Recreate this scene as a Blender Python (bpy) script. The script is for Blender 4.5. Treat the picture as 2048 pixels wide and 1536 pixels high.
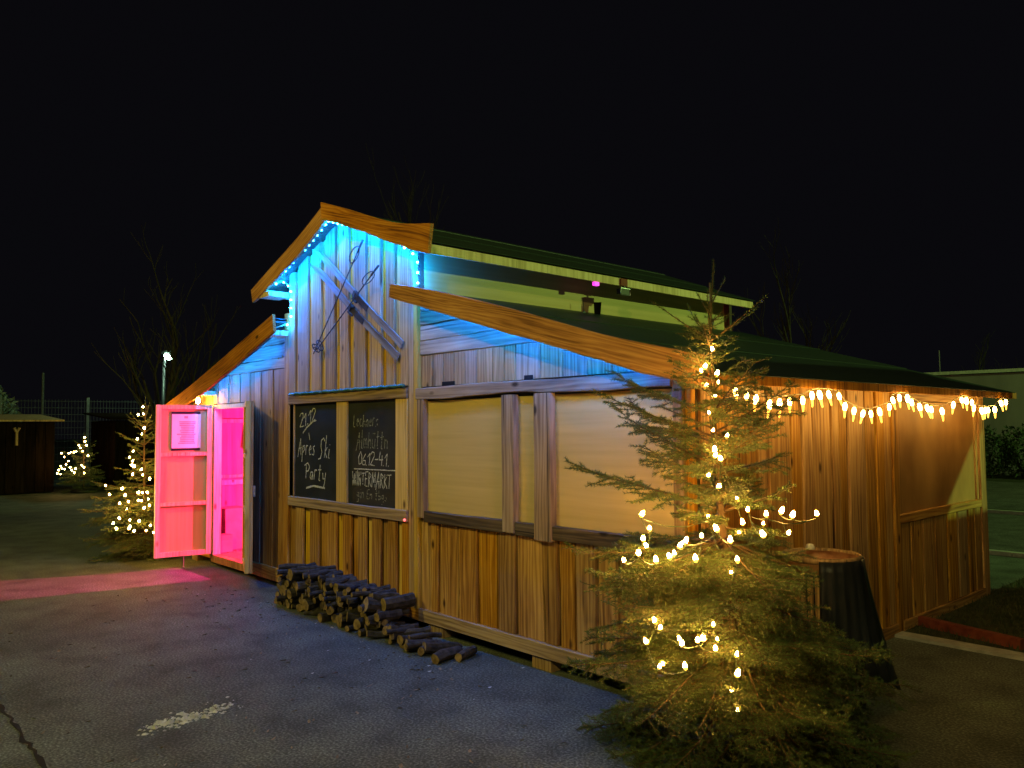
import bpy, math, random
import numpy as np
from mathutils import Vector as V, Matrix as M

random.seed(11)
rng = np.random.default_rng(11)
for o in list(bpy.data.objects):
    bpy.data.objects.remove(o)
S = bpy.context.scene
C = S.collection

# ------------------------------------------------------------------ camera
def cam_axes(pitch, roll, th):
    def up(d):
        x, y, z = d
        c, s = math.cos(roll), math.sin(roll); x, z = x * c - z * s, x * s + z * c
        c, s = math.cos(pitch), math.sin(pitch); y, z = y * c - z * s, y * s + z * c
        return V((x * math.cos(th) - y * math.sin(th), x * math.sin(th) + y * math.cos(th), z))
    return up((1, 0, 0)), up((0, 0, 1)), -up((0, 1, 0))

cd = bpy.data.cameras.new('camera'); cam = bpy.data.objects.new('camera', cd); C.objects.link(cam)
r_, u_, b_ = cam_axes(0.05325, -0.00908, 0.83696)
cam.matrix_world = M(((r_.x, u_.x, b_.x, 2.6696), (r_.y, u_.y, b_.y, -3.7806), (r_.z, u_.z, b_.z, 1.62), (0, 0, 0, 1)))
cd.sensor_width = 36; cd.lens = 1592.9 / 2048 * 36; cd.clip_end = 500; cd.clip_start = .05
S.camera = cam

# ------------------------------------------------------------------ night sky, light, exposure
w = bpy.data.worlds.new('World'); S.world = w; w.use_nodes = True
bg = w.node_tree.nodes['Background']
bg.inputs[0].default_value = (.75, .72, 1.0, 1); bg.inputs[1].default_value = .0036
S.view_settings.view_transform = 'Standard'; S.view_settings.look = 'None'
S.view_settings.exposure = 0; S.view_settings.gamma = 1; S.view_settings.use_curve_mapping = False
S.render.engine = 'CYCLES'
S.cycles.use_denoising = True
S.cycles.max_bounces = 5; S.cycles.diffuse_bounces = 3; S.cycles.glossy_bounces = 3
S.cycles.sample_clamp_indirect = 4.0
S.cycles.use_light_tree = True

def lamp(name, loc, watts, col, radius=.12):
    d = bpy.data.lights.new(name, 'POINT'); d.energy = watts; d.color = col; d.shadow_soft_size = radius
    o = bpy.data.objects.new(name, d); C.objects.link(o); o.location = loc
    return o
# street lamps of the car park outside the frame
lamp('sodium_street_lamp', (-4.8, -7.2, 7.6), 1350, (1.0, .82, .13), .12)
lamp('sodium_street_lamp', (7.0, -9.5, 8.0), 1300, (1.0, .90, .32), .12)
lamp('mercury_street_lamp', (16.0, 16.0, 8.0), 10000, (.58, 1.0, .22), .10)

# ------------------------------------------------------------------ materials
def nt(name):
    m = bpy.data.materials.new(name); m.use_nodes = True
    n = m.node_tree; b = n.nodes['Principled BSDF']
    return m, n, b
def N(n, t, **k):
    x = n.nodes.new(t)
    for a, v in k.items(): setattr(x, a, v)
    return x
def L(n, a, b): n.links.new(a, b)
def ramp(n, stops):
    r = N(n, 'ShaderNodeValToRGB'); e = r.color_ramp.elements
    while len(e) < len(stops): e.new(.5)
    for i, (p, c) in enumerate(stops): e[i].position = p; e[i].color = (*c, 1)
    return r
def objvec(n, scale, k=37.0):
    tc = N(n, 'ShaderNodeTexCoord'); oi = N(n, 'ShaderNodeObjectInfo')
    mu = N(n, 'ShaderNodeMath', operation='MULTIPLY'); L(n, oi.outputs['Random'], mu.inputs[0]); mu.inputs[1].default_value = k
    ad = N(n, 'ShaderNodeVectorMath', operation='ADD'); L(n, tc.outputs['Object'], ad.inputs[0]); L(n, mu.outputs[0], ad.inputs[1])
    ms = N(n, 'ShaderNodeVectorMath', operation='MULTIPLY'); L(n, ad.outputs[0], ms.inputs[0]); ms.inputs[1].default_value = scale
    return ad.outputs[0], ms.outputs[0], oi.outputs['Random']

def wood(name, dark, mid, light, rough=.66, bump=.28, bands=9, vary=.45, knots=True, spec=.3):
    m, n, b = nt(name)
    raw, vec, rnd = objvec(n, (1, 1, .09))
    no = N(n, 'ShaderNodeTexNoise'); no.inputs['Scale'].default_value = 7; no.inputs['Detail'].default_value = 3; L(n, vec, no.inputs['Vector'])
    sc = N(n, 'ShaderNodeVectorMath', operation='SCALE'); L(n, no.outputs['Color'], sc.inputs[0]); sc.inputs['Scale'].default_value = .16
    ad = N(n, 'ShaderNodeVectorMath', operation='ADD'); L(n, vec, ad.inputs[0]); L(n, sc.outputs[0], ad.inputs[1])
    wv = N(n, 'ShaderNodeTexWave', wave_type='BANDS', bands_direction='X'); wv.inputs['Scale'].default_value = bands; wv.inputs['Distortion'].default_value = 5.5; wv.inputs['Detail'].default_value = 3; wv.inputs['Detail Scale'].default_value = 1.6
    L(n, ad.outputs[0], wv.inputs['Vector'])
    fs = N(n, 'ShaderNodeVectorMath', operation='MULTIPLY'); L(n, raw, fs.inputs[0]); fs.inputs[1].default_value = (110, 60, 3.2)
    fi = N(n, 'ShaderNodeTexNoise'); fi.inputs['Scale'].default_value = 1; fi.inputs['Detail'].default_value = 4; L(n, fs.outputs[0], fi.inputs['Vector'])
    ls = N(n, 'ShaderNodeVectorMath', operation='MULTIPLY'); L(n, raw, ls.inputs[0]); ls.inputs[1].default_value = (5, 5, 1.6)
    la = N(n, 'ShaderNodeTexNoise'); la.inputs['Scale'].default_value = 1; la.inputs['Detail'].default_value = 3; L(n, ls.outputs[0], la.inputs['Vector'])
    def mad(a, k, c=None):
        x = N(n, 'ShaderNodeMath', operation='MULTIPLY_ADD'); L(n, a, x.inputs[0]); x.inputs[1].default_value = k
        if c is None: x.inputs[2].default_value = 0
        else: L(n, c, x.inputs[2])
        return x.outputs[0]
    gs = N(n, 'ShaderNodeVectorMath', operation='MULTIPLY'); L(n, raw, gs.inputs[0]); gs.inputs[1].default_value = (26, 20, .9)
    gn = N(n, 'ShaderNodeTexNoise'); gn.inputs['Scale'].default_value = 1; gn.inputs['Detail'].default_value = 5; gn.inputs['Distortion'].default_value = .6; L(n, gs.outputs[0], gn.inputs['Vector'])
    f = mad(wv.outputs['Fac'], .14, mad(gn.outputs['Fac'], .38, mad(fi.outputs['Fac'], .28, mad(la.outputs['Fac'], .36))))
    rp = ramp(n, [(.40, dark), (.56, mid), (.74, light)]); L(n, f, rp.inputs[0])
    col = rp.outputs[0]
    cs = N(n, 'ShaderNodeVectorMath', operation='MULTIPLY'); L(n, raw, cs.inputs[0]); cs.inputs[1].default_value = (34, 20, .55)
    cn = N(n, 'ShaderNodeTexNoise'); cn.inputs['Scale'].default_value = 1; cn.inputs['Detail'].default_value = 2; cn.inputs['Distortion'].default_value = .4; L(n, cs.outputs[0], cn.inputs['Vector'])
    cr = N(n, 'ShaderNodeMapRange'); cr.inputs[1].default_value = .27; cr.inputs[2].default_value = .34; L(n, cn.outputs['Fac'], cr.inputs[0])
    cm = N(n, 'ShaderNodeMix', data_type='RGBA'); L(n, cr.outputs[0], cm.inputs[0]); cm.inputs[6].default_value = (dark[0] * .45, dark[1] * .4, dark[2] * .4, 1); L(n, col, cm.inputs[7]); col = cm.outputs[2]
    if knots:
        ks = N(n, 'ShaderNodeVectorMath', operation='MULTIPLY'); L(n, raw, ks.inputs[0]); ks.inputs[1].default_value = (5.5, 5.5, 2.6)
        vo = N(n, 'ShaderNodeTexVoronoi'); vo.inputs['Scale'].default_value = 1; L(n, ks.outputs[0], vo.inputs['Vector'])
        mr = N(n, 'ShaderNodeMapRange'); mr.inputs[1].default_value = .05; mr.inputs[2].default_value = .13; L(n, vo.outputs['Distance'], mr.inputs[0])
        mx = N(n, 'ShaderNodeMix', data_type='RGBA'); L(n, mr.outputs[0], mx.inputs[0]); mx.inputs[6].default_value = (dark[0] * .4, dark[1] * .35, dark[2] * .3, 1); L(n, col, mx.inputs[7]); col = mx.outputs[2]
    hs = N(n, 'ShaderNodeHueSaturation'); L(n, col, hs.inputs['Color'])
    vv = N(n, 'ShaderNodeMath', operation='MULTIPLY_ADD'); L(n, rnd, vv.inputs[0]); vv.inputs[1].default_value = vary; vv.inputs[2].default_value = 1 - vary * .5
    L(n, vv.outputs[0], hs.inputs['Value'])
    r2 = N(n, 'ShaderNodeMath', operation='FRACT'); m7 = N(n, 'ShaderNodeMath', operation='MULTIPLY'); L(n, rnd, m7.inputs[0]); m7.inputs[1].default_value = 7.3; L(n, m7.outputs[0], r2.inputs[0])
    sv = N(n, 'ShaderNodeMath', operation='MULTIPLY_ADD'); L(n, r2.outputs[0], sv.inputs[0]); sv.inputs[1].default_value = .3; sv.inputs[2].default_value = .85; L(n, sv.outputs[0], hs.inputs['Saturation'])
    L(n, hs.outputs[0], b.inputs['Base Color'])
    b.inputs['Roughness'].default_value = rough; b.inputs['Specular IOR Level'].default_value = spec
    bp = N(n, 'ShaderNodeBump'); bp.inputs['Strength'].default_value = bump; bp.inputs['Distance'].default_value = .004; L(n, f, bp.inputs['Height']); L(n, bp.outputs[0], b.inputs['Normal'])
    return m

def mottled(name, c1, c2, scale=8, rough=.7, metal=0, bump=0, stretch=(1, 1, 1), spec=.3):
    m, n, b = nt(name)
    raw, vec, rnd = objvec(n, stretch)
    no = N(n, 'ShaderNodeTexNoise'); no.inputs['Scale'].default_value = scale; no.inputs['Detail'].default_value = 5; L(n, vec, no.inputs['Vector'])
    rp = ramp(n, [(.3, c1), (.7, c2)]); L(n, no.outputs['Fac'], rp.inputs[0]); L(n, rp.outputs[0], b.inputs['Base Color'])
    b.inputs['Roughness'].default_value = rough; b.inputs['Metallic'].default_value = metal; b.inputs['Specular IOR Level'].default_value = spec
    if bump:
        bp = N(n, 'ShaderNodeBump'); bp.inputs['Strength'].default_value = bump; bp.inputs['Distance'].default_value = .01; L(n, no.outputs['Fac'], bp.inputs['Height']); L(n, bp.outputs[0], b.inputs['Normal'])
    return m

def glow(name, col, strength):
    m, n, b = nt(name)
    b.inputs['Base Color'].default_value = (*[min(1, c) * .8 for c in col], 1)
    b.inputs['Emission Color'].default_value = (*col, 1); b.inputs['Emission Strength'].default_value = strength
    return m

def asphalt(name, base=(.078, .093, .080), patch=.6):
    m, n, b = nt(name)
    tc = N(n, 'ShaderNodeTexCoord')
    def noise(s, d=4):
        x = N(n, 'ShaderNodeTexNoise'); x.inputs['Scale'].default_value = s; x.inputs['Detail'].default_value = d; L(n, tc.outputs['Object'], x.inputs['Vector']); return x.outputs['Fac']
    big, mid, fine = noise(.55, 5), noise(3.2, 6), noise(70, 3)
    vo = N(n, 'ShaderNodeTexVoronoi'); vo.inputs['Scale'].default_value = 150; L(n, tc.outputs['Object'], vo.inputs['Vector'])
    a = ramp(n, [(.36, tuple(c * (1 - .45 * patch) for c in base)), (.66, tuple(c * (1 + .6 * patch) for c in base))]); L(n, big, a.inputs[0])
    b2 = ramp(n, [(.30, (.55,) * 3), (.5, (.95,) * 3), (.72, (1.25,) * 3)]); L(n, mid, b2.inputs[0])
    c3 = ramp(n, [(.28, (.35,) * 3), (.5, (.9,) * 3), (.72, (2.4,) * 3)]); L(n, fine, c3.inputs[0])
    d4 = ramp(n, [(.0, (1.6, 1.6, 1.5)), (.16, (1.0,) * 3), (.6, (.92,) * 3)]); L(n, vo.outputs['Distance'], d4.inputs[0])
    col = a.outputs[0]
    for q in (b2, c3, d4):
        mx = N(n, 'ShaderNodeMix', data_type='RGBA', blend_type='MULTIPLY'); mx.inputs[0].default_value = 1; L(n, col, mx.inputs[6]); L(n, q.outputs[0], mx.inputs[7]); col = mx.outputs[2]
    L(n, col, b.inputs['Base Color']); b.inputs['Roughness'].default_value = .82; b.inputs['Specular IOR Level'].default_value = .35
    bp = N(n, 'ShaderNodeBump'); bp.inputs['Strength'].default_value = .7; bp.inputs['Distance'].default_value = .006; L(n, fine, bp.inputs['Height'])
    bq = N(n, 'ShaderNodeBump'); bq.inputs['Strength'].default_value = .22; bq.inputs['Distance'].default_value = .03; L(n, mid, bq.inputs['Height']); L(n, bp.outputs[0], bq.inputs['Normal']); L(n, bq.outputs[0], b.inputs['Normal'])
    return m

MAT = dict(
    larch=wood('larch_boards', (.13, .050, .013), (.34, .165, .043), (.52, .30, .095)),
    over=wood('weathered_cover_boards', (.17, .100, .048), (.37, .235, .115), (.54, .37, .20), vary=.35),
    under=wood('pale_under_boards', (.33, .18, .032), (.57, .35, .066), (.66, .44, .11), vary=.3, bands=7),
    fascia=wood('oiled_fascia_boards', (.11, .034, .009), (.35, .140, .035), (.54, .26, .075), bands=13, vary=.25),
    frame=wood('grey_frame_timber', (.11, .07, .038), (.27, .175, .09), (.42, .29, .16), vary=.4),
    pale=wood('planed_spruce', (.42, .30, .13), (.60, .45, .22), (.70, .56, .32), vary=.25, bump=.15),
    sill=wood('dark_sill_timber', (.035, .024, .014), (.095, .065, .036), (.17, .12, .07), vary=.3),
    dark=wood('dark_backing', (.02, .012, .006), (.05, .028, .012), (.08, .045, .02), vary=.2, knots=False),
    hutdark=wood('dark_stained_boards', (.003, .002, .0015), (.007, .0045, .003), (.013, .008, .005), vary=.4, spec=.0),
    ply=mottled('three_ply_panel', (.525, .375, .130), (.605, .44, .168), 1, .62, 0, 0, (26, 26, 1.1)),
    plyside=mottled('clerestory_ply', (.47, .36, .13), (.58, .45, .19), 1, .62, 0, 0, (20, 1.0, 22)),
    plyd=mottled('stained_plywood', (.24, .115, .036), (.46, .25, .085), 2.6, .6, 0, 0, (1, 1, .55)),
    roof=mottled('green_roofing_felt', (.010, .020, .015), (.019, .034, .026), 14, .5, 0, .15),
    innerply=wood('raw_inner_plywood', (.20, .14, .09), (.27, .20, .13), (.33, .25, .17), bands=3, vary=.1, bump=.1),
    board=mottled('blackboard_slate', (.010, .013, .015), (.024, .028, .030), 5, .55, 0, 0),
    chalk=mottled('chalk', (.35, .36, .36), (.72, .73, .72), 60, .95),
    chalkdim=mottled('faded_chalk', (.10, .115, .10), (.36, .38, .34), 45, .95),
    bark=mottled('log_bark', (.012, .011, .010), (.065, .056, .047), 22, .9, 0, .8, (1, 1, .5)),
    cut=mottled('cut_wood', (.10, .065, .032), (.34, .24, .12), 26, .85, 0, .2),
    fencewire=mottled('fence_wire', (.05, .055, .05), (.09, .095, .09), 20, .6, .3),
    steel=mottled('galvanised_steel', (.30, .31, .31), (.48, .49, .49), 20, .4, .8),
    black=mottled('black_plastic', (.008, .008, .009), (.018, .018, .02), 12, .45),
    tarp=mottled('black_tarpaulin', (.006, .007, .010), (.020, .024, .034), 9, .42, 0, .35, (1, 1, .3)),
    rust=mottled('rusted_red_steel', (.13, .022, .012), (.24, .06, .03), 16, .75, 0, .2),
    copper=mottled('rusty_pan', (.20, .085, .04), (.42, .22, .12), 9, .5, .4, .1),
    white=mottled('white_paint', (.60, .59, .55), (.76, .75, .72), 6, .6),
    paper=mottled('paper', (.70, .70, .74), (.80, .80, .84), 3, .8),
    ink=mottled('printed_ink', (.30, .30, .34), (.42, .42, .46), 30, .9),
    carton=mottled('cardboard', (.34, .23, .13), (.46, .33, .20), 5, .85),
    needle=mottled('spruce_needles', (.030, .066, .018), (.092, .142, .040), 9, .55, 0, 0, (1, 1, 1), .35),
    spruce_twig=mottled('spruce_twig', (.045, .026, .013), (.11, .066, .034), 30, .85),
    sprucebark=mottled('spruce_bark', (.05, .032, .017), (.13, .085, .048), 30, .85, 0, .6, (1, 1, .3)),
    twig=mottled('bare_twig', (.014, .010, .007), (.032, .025, .016), 10, .9),
    cable=mottled('light_cable', (.35, .30, .20), (.5, .44, .3), 20, .5),
    greencable=mottled('green_cable', (.02, .04, .02), (.04, .06, .03), 20, .5),
    bulb=glow('warm_bulb_glow', (1.0, .48, .085), 600),
    bulb_small=glow('warm_bulb_glow_far', (1.0, .60, .18), 95),
    icicle=glow('icicle_bulb_glow', (1.0, .60, .14), 75),
    amber=glow('amber_halo_glow', (1.0, .50, .07), 3.2),  # dim amber bulb ends, coloured to imitate the halo around each light
    led=glow('blue_led_glow', (.002, .18, 1.0), 2500),
    pink=glow('pink_lamp_glow', (1.0, .010, .28), 400),
    pinkleak=glow('pink_leak_glow', (1.0, .05, .75), 1.6),
    redled=glow('red_led_glow', (1.0, .12, .10), 3),
    street=glow('street_lamp_glow', (.62, 1.0, .78), 60),
    asphalt=asphalt('asphalt'),
    path=asphalt('path_asphalt', (.075, .075, .072), .3),
    grassground=mottled('grass_soil', (.014, .018, .008), (.05, .055, .024), 9, .95, 0, .6),
    blade=mottled('grass_blade', (.022, .034, .012), (.07, .075, .03), 3, .7),
    concrete=mottled('kerb_concrete', (.26, .26, .24), (.42, .42, .39), 14, .85, 0, .2),
    groove=mottled('joint_dirt', (.006, .006, .005), (.018, .017, .014), 20, .95),
    grit=mottled('white_grit', (.30, .32, .31), (.62, .65, .63), 20, .9),
    litter=mottled('dry_litter', (.05, .035, .02), (.32, .26, .18), 20, .9),
    cladding=mottled('pale_cladding', (.12, .108, .115), (.165, .15, .155), 2.2, .6, 0, 0, (1, 1, .25)),
    leaf=mottled('hedge_leaf', (.012, .028, .010), (.045, .070, .026), 6, .6),
    paleleaf=mottled('pale_bush_leaf', (.10, .13, .10), (.20, .24, .19), 6, .7),
    ski=wood('ski_wood', (.10, .08, .065), (.20, .17, .145), (.30, .265, .23), vary=.2, bands=5, knots=False, bump=.1),
    skidark=mottled('ski_binding', (.020, .016, .014), (.06, .045, .036), 20, .6),
    greentarp=mottled('rolled_green_tarp', (.02, .08, .045), (.06, .17, .10), 16, .4, 0, .5),
    floor=wood('floor_boards', (.12, .08, .05), (.2, .14, .09), (.27, .2, .13), vary=.2),
)

# ------------------------------------------------------------------ mesh helpers
WORLD = {}
def empty(name, loc, label=None, cat=None, group=None, kind=None, rot=0.0):
    o = bpy.data.objects.new(name, None); C.objects.link(o); o.empty_display_size = .1
    W = M.Translation(V(loc)) @ M.Rotation(rot, 4, 'Z'); o.matrix_basis = W; WORLD[o.name] = W
    tag(o, label, cat, group, kind); return o
def tag(o, label=None, cat=None, group=None, kind=None):
    if label: o['label'] = label
    if cat: o['category'] = cat
    if group: o['group'] = group
    if kind: o['kind'] = kind
    return o
def put(o, W, parent=None):
    C.objects.link(o)
    if parent is not None:
        o.parent = parent; o.matrix_basis = WORLD[parent.name].inverted() @ W
    else: o.matrix_basis = W
    WORLD[o.name] = W
    return o

class MB:
    def __init__(s): s.v = []; s.f = []; s.mi = []
    def add(s, vs, fs, mi=0):
        k = len(s.v); s.v += [tuple(q) for q in vs]; s.f += [tuple(i + k for i in q) for q in fs]; s.mi += [mi] * len(fs); return s
    def box(s, a, b, mi=0):
        x0, y0, z0 = a; x1, y1, z1 = b
        return s.add([(x0, y0, z0), (x1, y0, z0), (x1, y1, z0), (x0, y1, z0), (x0, y0, z1), (x1, y0, z1), (x1, y1, z1), (x0, y1, z1)],
                     [(0, 3, 2, 1), (4, 5, 6, 7), (0, 1, 5, 4), (1, 2, 6, 5), (2, 3, 7, 6), (3, 0, 4, 7)], mi)
    def tube(s, pts, rad, n=6, mi=0, cap=True):
        pts = [V(p) for p in pts]; R = rad if isinstance(rad, (list, tuple)) else [rad] * len(pts)
        vs = []; fs = []; ref = None
        for i, p in enumerate(pts):
            d = (pts[min(i + 1, len(pts) - 1)] - pts[max(i - 1, 0)])
            d = d.normalized() if d.length > 1e-9 else V((0, 0, 1))
            if ref is None: ref = V((0, 0, 1)) if abs(d.z) < .9 else V((1, 0, 0))
            a = d.cross(ref).normalized(); b = d.cross(a).normalized(); ref = -b if False else ref
            for k in range(n):
                t = 2 * math.pi * k / n; vs.append(p + a * math.cos(t) * R[i] + b * math.sin(t) * R[i])
        for i in range(len(pts) - 1):
            for k in range(n):
                fs.append((i * n + k, i * n + (k + 1) % n, (i + 1) * n + (k + 1) % n, (i + 1) * n + k))
        if cap: fs += [tuple(range(n)), tuple((len(pts) - 1) * n + k for k in reversed(range(n)))]
        return s.add(vs, fs, mi)
    def lathe(s, prof, n=16, c=(0, 0, 0), mi=0, axis=None):
        vs = []; fs = []
        for r, z in prof:
            for k in range(n):
                t = 2 * math.pi * k / n; vs.append((c[0] + r * math.cos(t), c[1] + r * math.sin(t), c[2] + z))
        for i in range(len(prof) - 1):
            for k in range(n): fs.append((i * n + k, i * n + (k + 1) % n, (i + 1) * n + (k + 1) % n, (i + 1) * n + k))
        return s.add(vs, fs, mi)
    def prism(s, poly, axis, a, b, mi=0):
        """2-D polygon extruded along an axis: axis 'y' -> (x,z), 'x' -> (y,z), 'z' -> (x,y)"""
        def p3(q, t): return {'y': (q[0], t, q[1]), 'x': (t, q[0], q[1]), 'z': (q[0], q[1], t)}[axis]
        n = len(poly); vs = [p3(q, a) for q in poly] + [p3(q, b) for q in poly]
        fs = [tuple(reversed(range(n))), tuple(range(n, 2 * n))] + [(i, (i + 1) % n, n + (i + 1) % n, n + i) for i in range(n)]
        return s.add(vs, fs, mi)
    def build(s, name, mats, parent=None, smooth=False, centre=True, kind=None, label=None):
        a = np.array(s.v, dtype=float)
        c = (a.min(0) + a.max(0)) / 2 if centre else np.zeros(3)
        if centre: c[2] = a[:, 2].min()
        me = bpy.data.meshes.new(name); me.from_pydata((a - c).tolist(), [], s.f)
        for m in (mats if isinstance(mats, (list, tuple)) else [mats]): me.materials.append(MAT[m])
        if any(s.mi): me.polygons.foreach_set('material_index', s.mi)
        fix_normals(me)
        if smooth: me.polygons.foreach_set('use_smooth', [True] * len(me.polygons))
        o = bpy.data.objects.new(name, me); put(o, M.Translation(V(c)), parent)
        if kind: o['kind'] = kind
        if label: o['label'] = label
        return o
import bmesh
def fix_normals(me):
    if len(me.polygons) > 30000: return
    bm = bmesh.new(); bm.from_mesh(me); bmesh.ops.recalc_face_normals(bm, faces=bm.faces); bm.to_mesh(me); bm.free()

def wob(seed, amp, n=7):
    r = random.Random(seed); ph = [(r.uniform(0, 6.3), r.uniform(2.0, 5.0), r.uniform(.3, 1)) for _ in range(2)]; ph.append((r.uniform(0, 6.3), r.uniform(9, 16), .35))
    return lambda t: amp * sum(a * math.sin(p + f * t) for p, f, a in ph) / 1.5
BOARDN = [0]
def board(name, mat, origin, ex, ey, ez, x0, x1, zl, zr, th, wavl=.004, wavr=.004, n=7, parent=None, off=0.0, bev=.004):
    """one plank: x0..x1 across (along ex), zl=(bottom,top) at its left edge, zr at its right edge (along ez); back at y=-off, front at y=-off-th"""
    BOARDN[0] += 1; sd = BOARDN[0]
    fl, fr = wob(sd * 3 + 1, wavl), wob(sd * 3 + 2, wavr)
    cx = (x0 + x1) / 2; cz = min(zl[0], zr[0])
    vs = []; fs = []
    for i in range(n + 1):
        t = i / n
        ul = zl[0] + (zl[1] - zl[0]) * t - cz; ur = zr[0] + (zr[1] - zr[0]) * t - cz
        a = x0 + fl(t * (zl[1] - zl[0])) - cx; b = x1 + fr(t * (zr[1] - zr[0])) - cx
        y0, y1, y2 = -off, -off - th + bev, -off - th
        vs += [(a, y0, ul), (a, y1, ul), (a + bev, y2, ul), (b - bev, y2, ur), (b, y1, ur), (b, y0, ur)]
    for i in range(n):
        for k in range(6):
            p, q = i * 6 + k, i * 6 + (k + 1) % 6
            fs.append((p, q, q + 6, p + 6))
    fs += [(5, 4, 3, 2, 1, 0), tuple(n * 6 + k for k in range(6))]
    me = bpy.data.meshes.new(name); me.from_pydata(vs, [], fs); me.materials.append(MAT[mat]); fix_normals(me)
    ex, ey, ez, og = V(ex), V(ey), V(ez), V(origin)
    p = og + ex * cx + ez * cz
    W = M(((ex.x, ey.x, ez.x, p.x), (ex.y, ey.y, ez.y, p.y), (ex.z, ey.z, ez.z, p.z), (0, 0, 0, 1)))
    o = bpy.data.objects.new(name, me); return put(o, W, parent)
FX, FY, FZ = (1, 0, 0), (0, 1, 0), (0, 0, 1)
def fboard(name, mat, x0, x1, zl, zr=None, th=.024, off=0, parent=None, **k):
    zr = zr or zl
    return board(name, mat, (0, 0, 0), FX, FY, FZ, x0, x1, zl, zr, th, off=off, parent=parent, **k)
def fhoriz(name, mat, z0, z1, xa, xb, th=.03, off=0, parent=None, xa2=None, xb2=None, **k):
    """a horizontal plank on the front wall; grain along x"""
    xa2 = xa if xa2 is None else xa2; xb2 = xb if xb2 is None else xb2
    return board(name, mat, (0, 0, 0), (0, 0, -1), (0, 1, 0), (1, 0, 0), -z1, -z0, (xa2, xb2), (xa, xb), th, off=off, parent=parent, **k)
def rboard(name, mat, y0, y1, z, th=.024, off=0, parent=None, **k):
    return board(name, mat, (0, 0, 0), (0, 1, 0), (-1, 0, 0), FZ, y0, y1, z, z, th, off=off, parent=parent, **k)
def rhoriz(name, mat, z0, z1, ya, yb, th=.03, off=0, parent=None, **k):
    return board(name, mat, (0, 0, 0), (0, 0, -1), (-1, 0, 0), (0, 1, 0), -z1, -z0, (ya, yb), (ya, yb), th, off=off, parent=parent, **k)

# ------------------------------------------------------------------ ground
def sheet(name, poly, z, mat, label=None):
    mb = MB(); mb.prism(poly, 'z', z - .002, z); o = mb.build(name, mat, centre=False); o['kind'] = 'structure'
    if label: o['label'] = label
    return o
g = MB(); g.add([(-160, -120, 0), (120, -120, 0), (120, 160, 0), (-160, 160, 0)], [(0, 1, 2, 3)]); o = g.build('ground', 'asphalt', centre=False); o['kind'] = 'structure'
sheet('grass_ground', [(.02, 2.62), (14, 2.62), (14, 7.16), (.02, 7.16)], .012, 'grassground')
sheet('grass_ground', [(-14, 12.2), (14, 12.2), (14, 12.9), (-14, 12.9)], .008, 'grassground')
sheet('path', [(-20, 7.5), (14, 7.5), (14, 12.2), (-20, 12.2)], .004, 'path')
sheet('path', [(-20, 12.9), (14, 12.9), (14, 20.6), (-20, 20.6)], .006, 'path')
sheet('grass_ground', [(-30, 20.6), (20, 20.6), (20, 23.5), (-30, 23.5)], .012, 'grassground')
k = empty('kerb', (1.5, 2.5, 0)); tag(k, 'pale concrete kerb along the grass beside the hut', 'kerb')
for i in range(6): MB().box((.02 + i * 1.0, 2.46, -.05), (1.012 + i * 1.0, 2.60, .022)).build('kerb_stone', 'concrete', k)
k = empty('kerb', (1.5, 7.3, 0)); tag(k, 'thin far kerb between the grass and the path', 'kerb')
for i in range(8): MB().box((-1.5 + i * 1.0, 7.16, -.05), (-.508 + i * 1.0, 7.26, .05)).build('kerb_stone', 'concrete', k)
k = empty('kerb', (0, 12.2, 0)); tag(k, 'far kerb across the path in front of the hedge', 'kerb')
for i in range(8): MB().box((-5.5 + i * 1.0, 12.10, -.05), (-4.508 + i * 1.0, 12.2, .06)).build('kerb_stone', 'concrete', k)
# dirt-filled joint in the asphalt
pts = [(-9.4 + .06 * i, -2.82 + random.uniform(-.012, .012)) for i in range(160)]
poly = pts + [(x + random.uniform(-.01, .01), y - random.uniform(.012, .035)) for x, y in reversed(pts)]
jm = MB()
for i in range(len(pts) - 1):
    a, b = pts[i], pts[i + 1]; c, d = poly[-2 - i], poly[-1 - i]
    jm.add([(a[0], a[1], .004), (b[0], b[1], .004), (c[0], c[1], .004), (d[0], d[1], .004)], [(0, 3, 2, 1)])
jm.build('pavement_joint', 'groove', centre=False)['kind'] = 'structure'
# grass
def blades(name, area, count, h, mat='blade', z=.012):
    n = count; x = rng.uniform(area[0], area[1], n); y = rng.uniform(area[2], area[3], n)
    a = rng.uniform(0, 6.28, n); hh = h * rng.uniform(.4, 1.2, n); wd = .004
    v = np.zeros((n, 3, 3)); v[:, 0] = np.stack([x - wd * np.cos(a), y - wd * np.sin(a), np.full(n, z)], 1); v[:, 1] = np.stack([x + wd * np.cos(a), y + wd * np.sin(a), np.full(n, z)], 1)
    v[:, 2] = np.stack([x + rng.normal(0, .5, n) * hh, y + rng.normal(0, .5, n) * hh, z + hh], 1)
    return tris(name, v, mat)
def tris(name, v, mat, parent=None):
    n = len(v); flat = v.reshape(-1, 3); c = np.array([(flat[:, 0].min() + flat[:, 0].max()) / 2, (flat[:, 1].min() + flat[:, 1].max()) / 2, flat[:, 2].min()])
    me = bpy.data.meshes.new(name); me.vertices.add(n * 3); me.vertices.foreach_set('co', (flat - c).astype(np.float32).ravel())
    me.loops.add(n * 3); me.loops.foreach_set('vertex_index', np.arange(n * 3, dtype=np.int32))
    me.polygons.add(n); me.polygons.foreach_set('loop_start', np.arange(0, n * 3, 3, dtype=np.int32)); me.polygons.foreach_set('loop_total', np.full(n, 3, dtype=np.int32))
    me.update(); me.validate(); me.materials.append(MAT[mat])
    o = bpy.data.objects.new(name, me); return put(o, M.Translation(V(c)), parent)
o = blades('grass', (.03, 4.0, 2.63, 7.1), 26000, .045); tag(o, 'short winter grass on the verge beside the hut', 'grass', kind='stuff')

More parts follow.
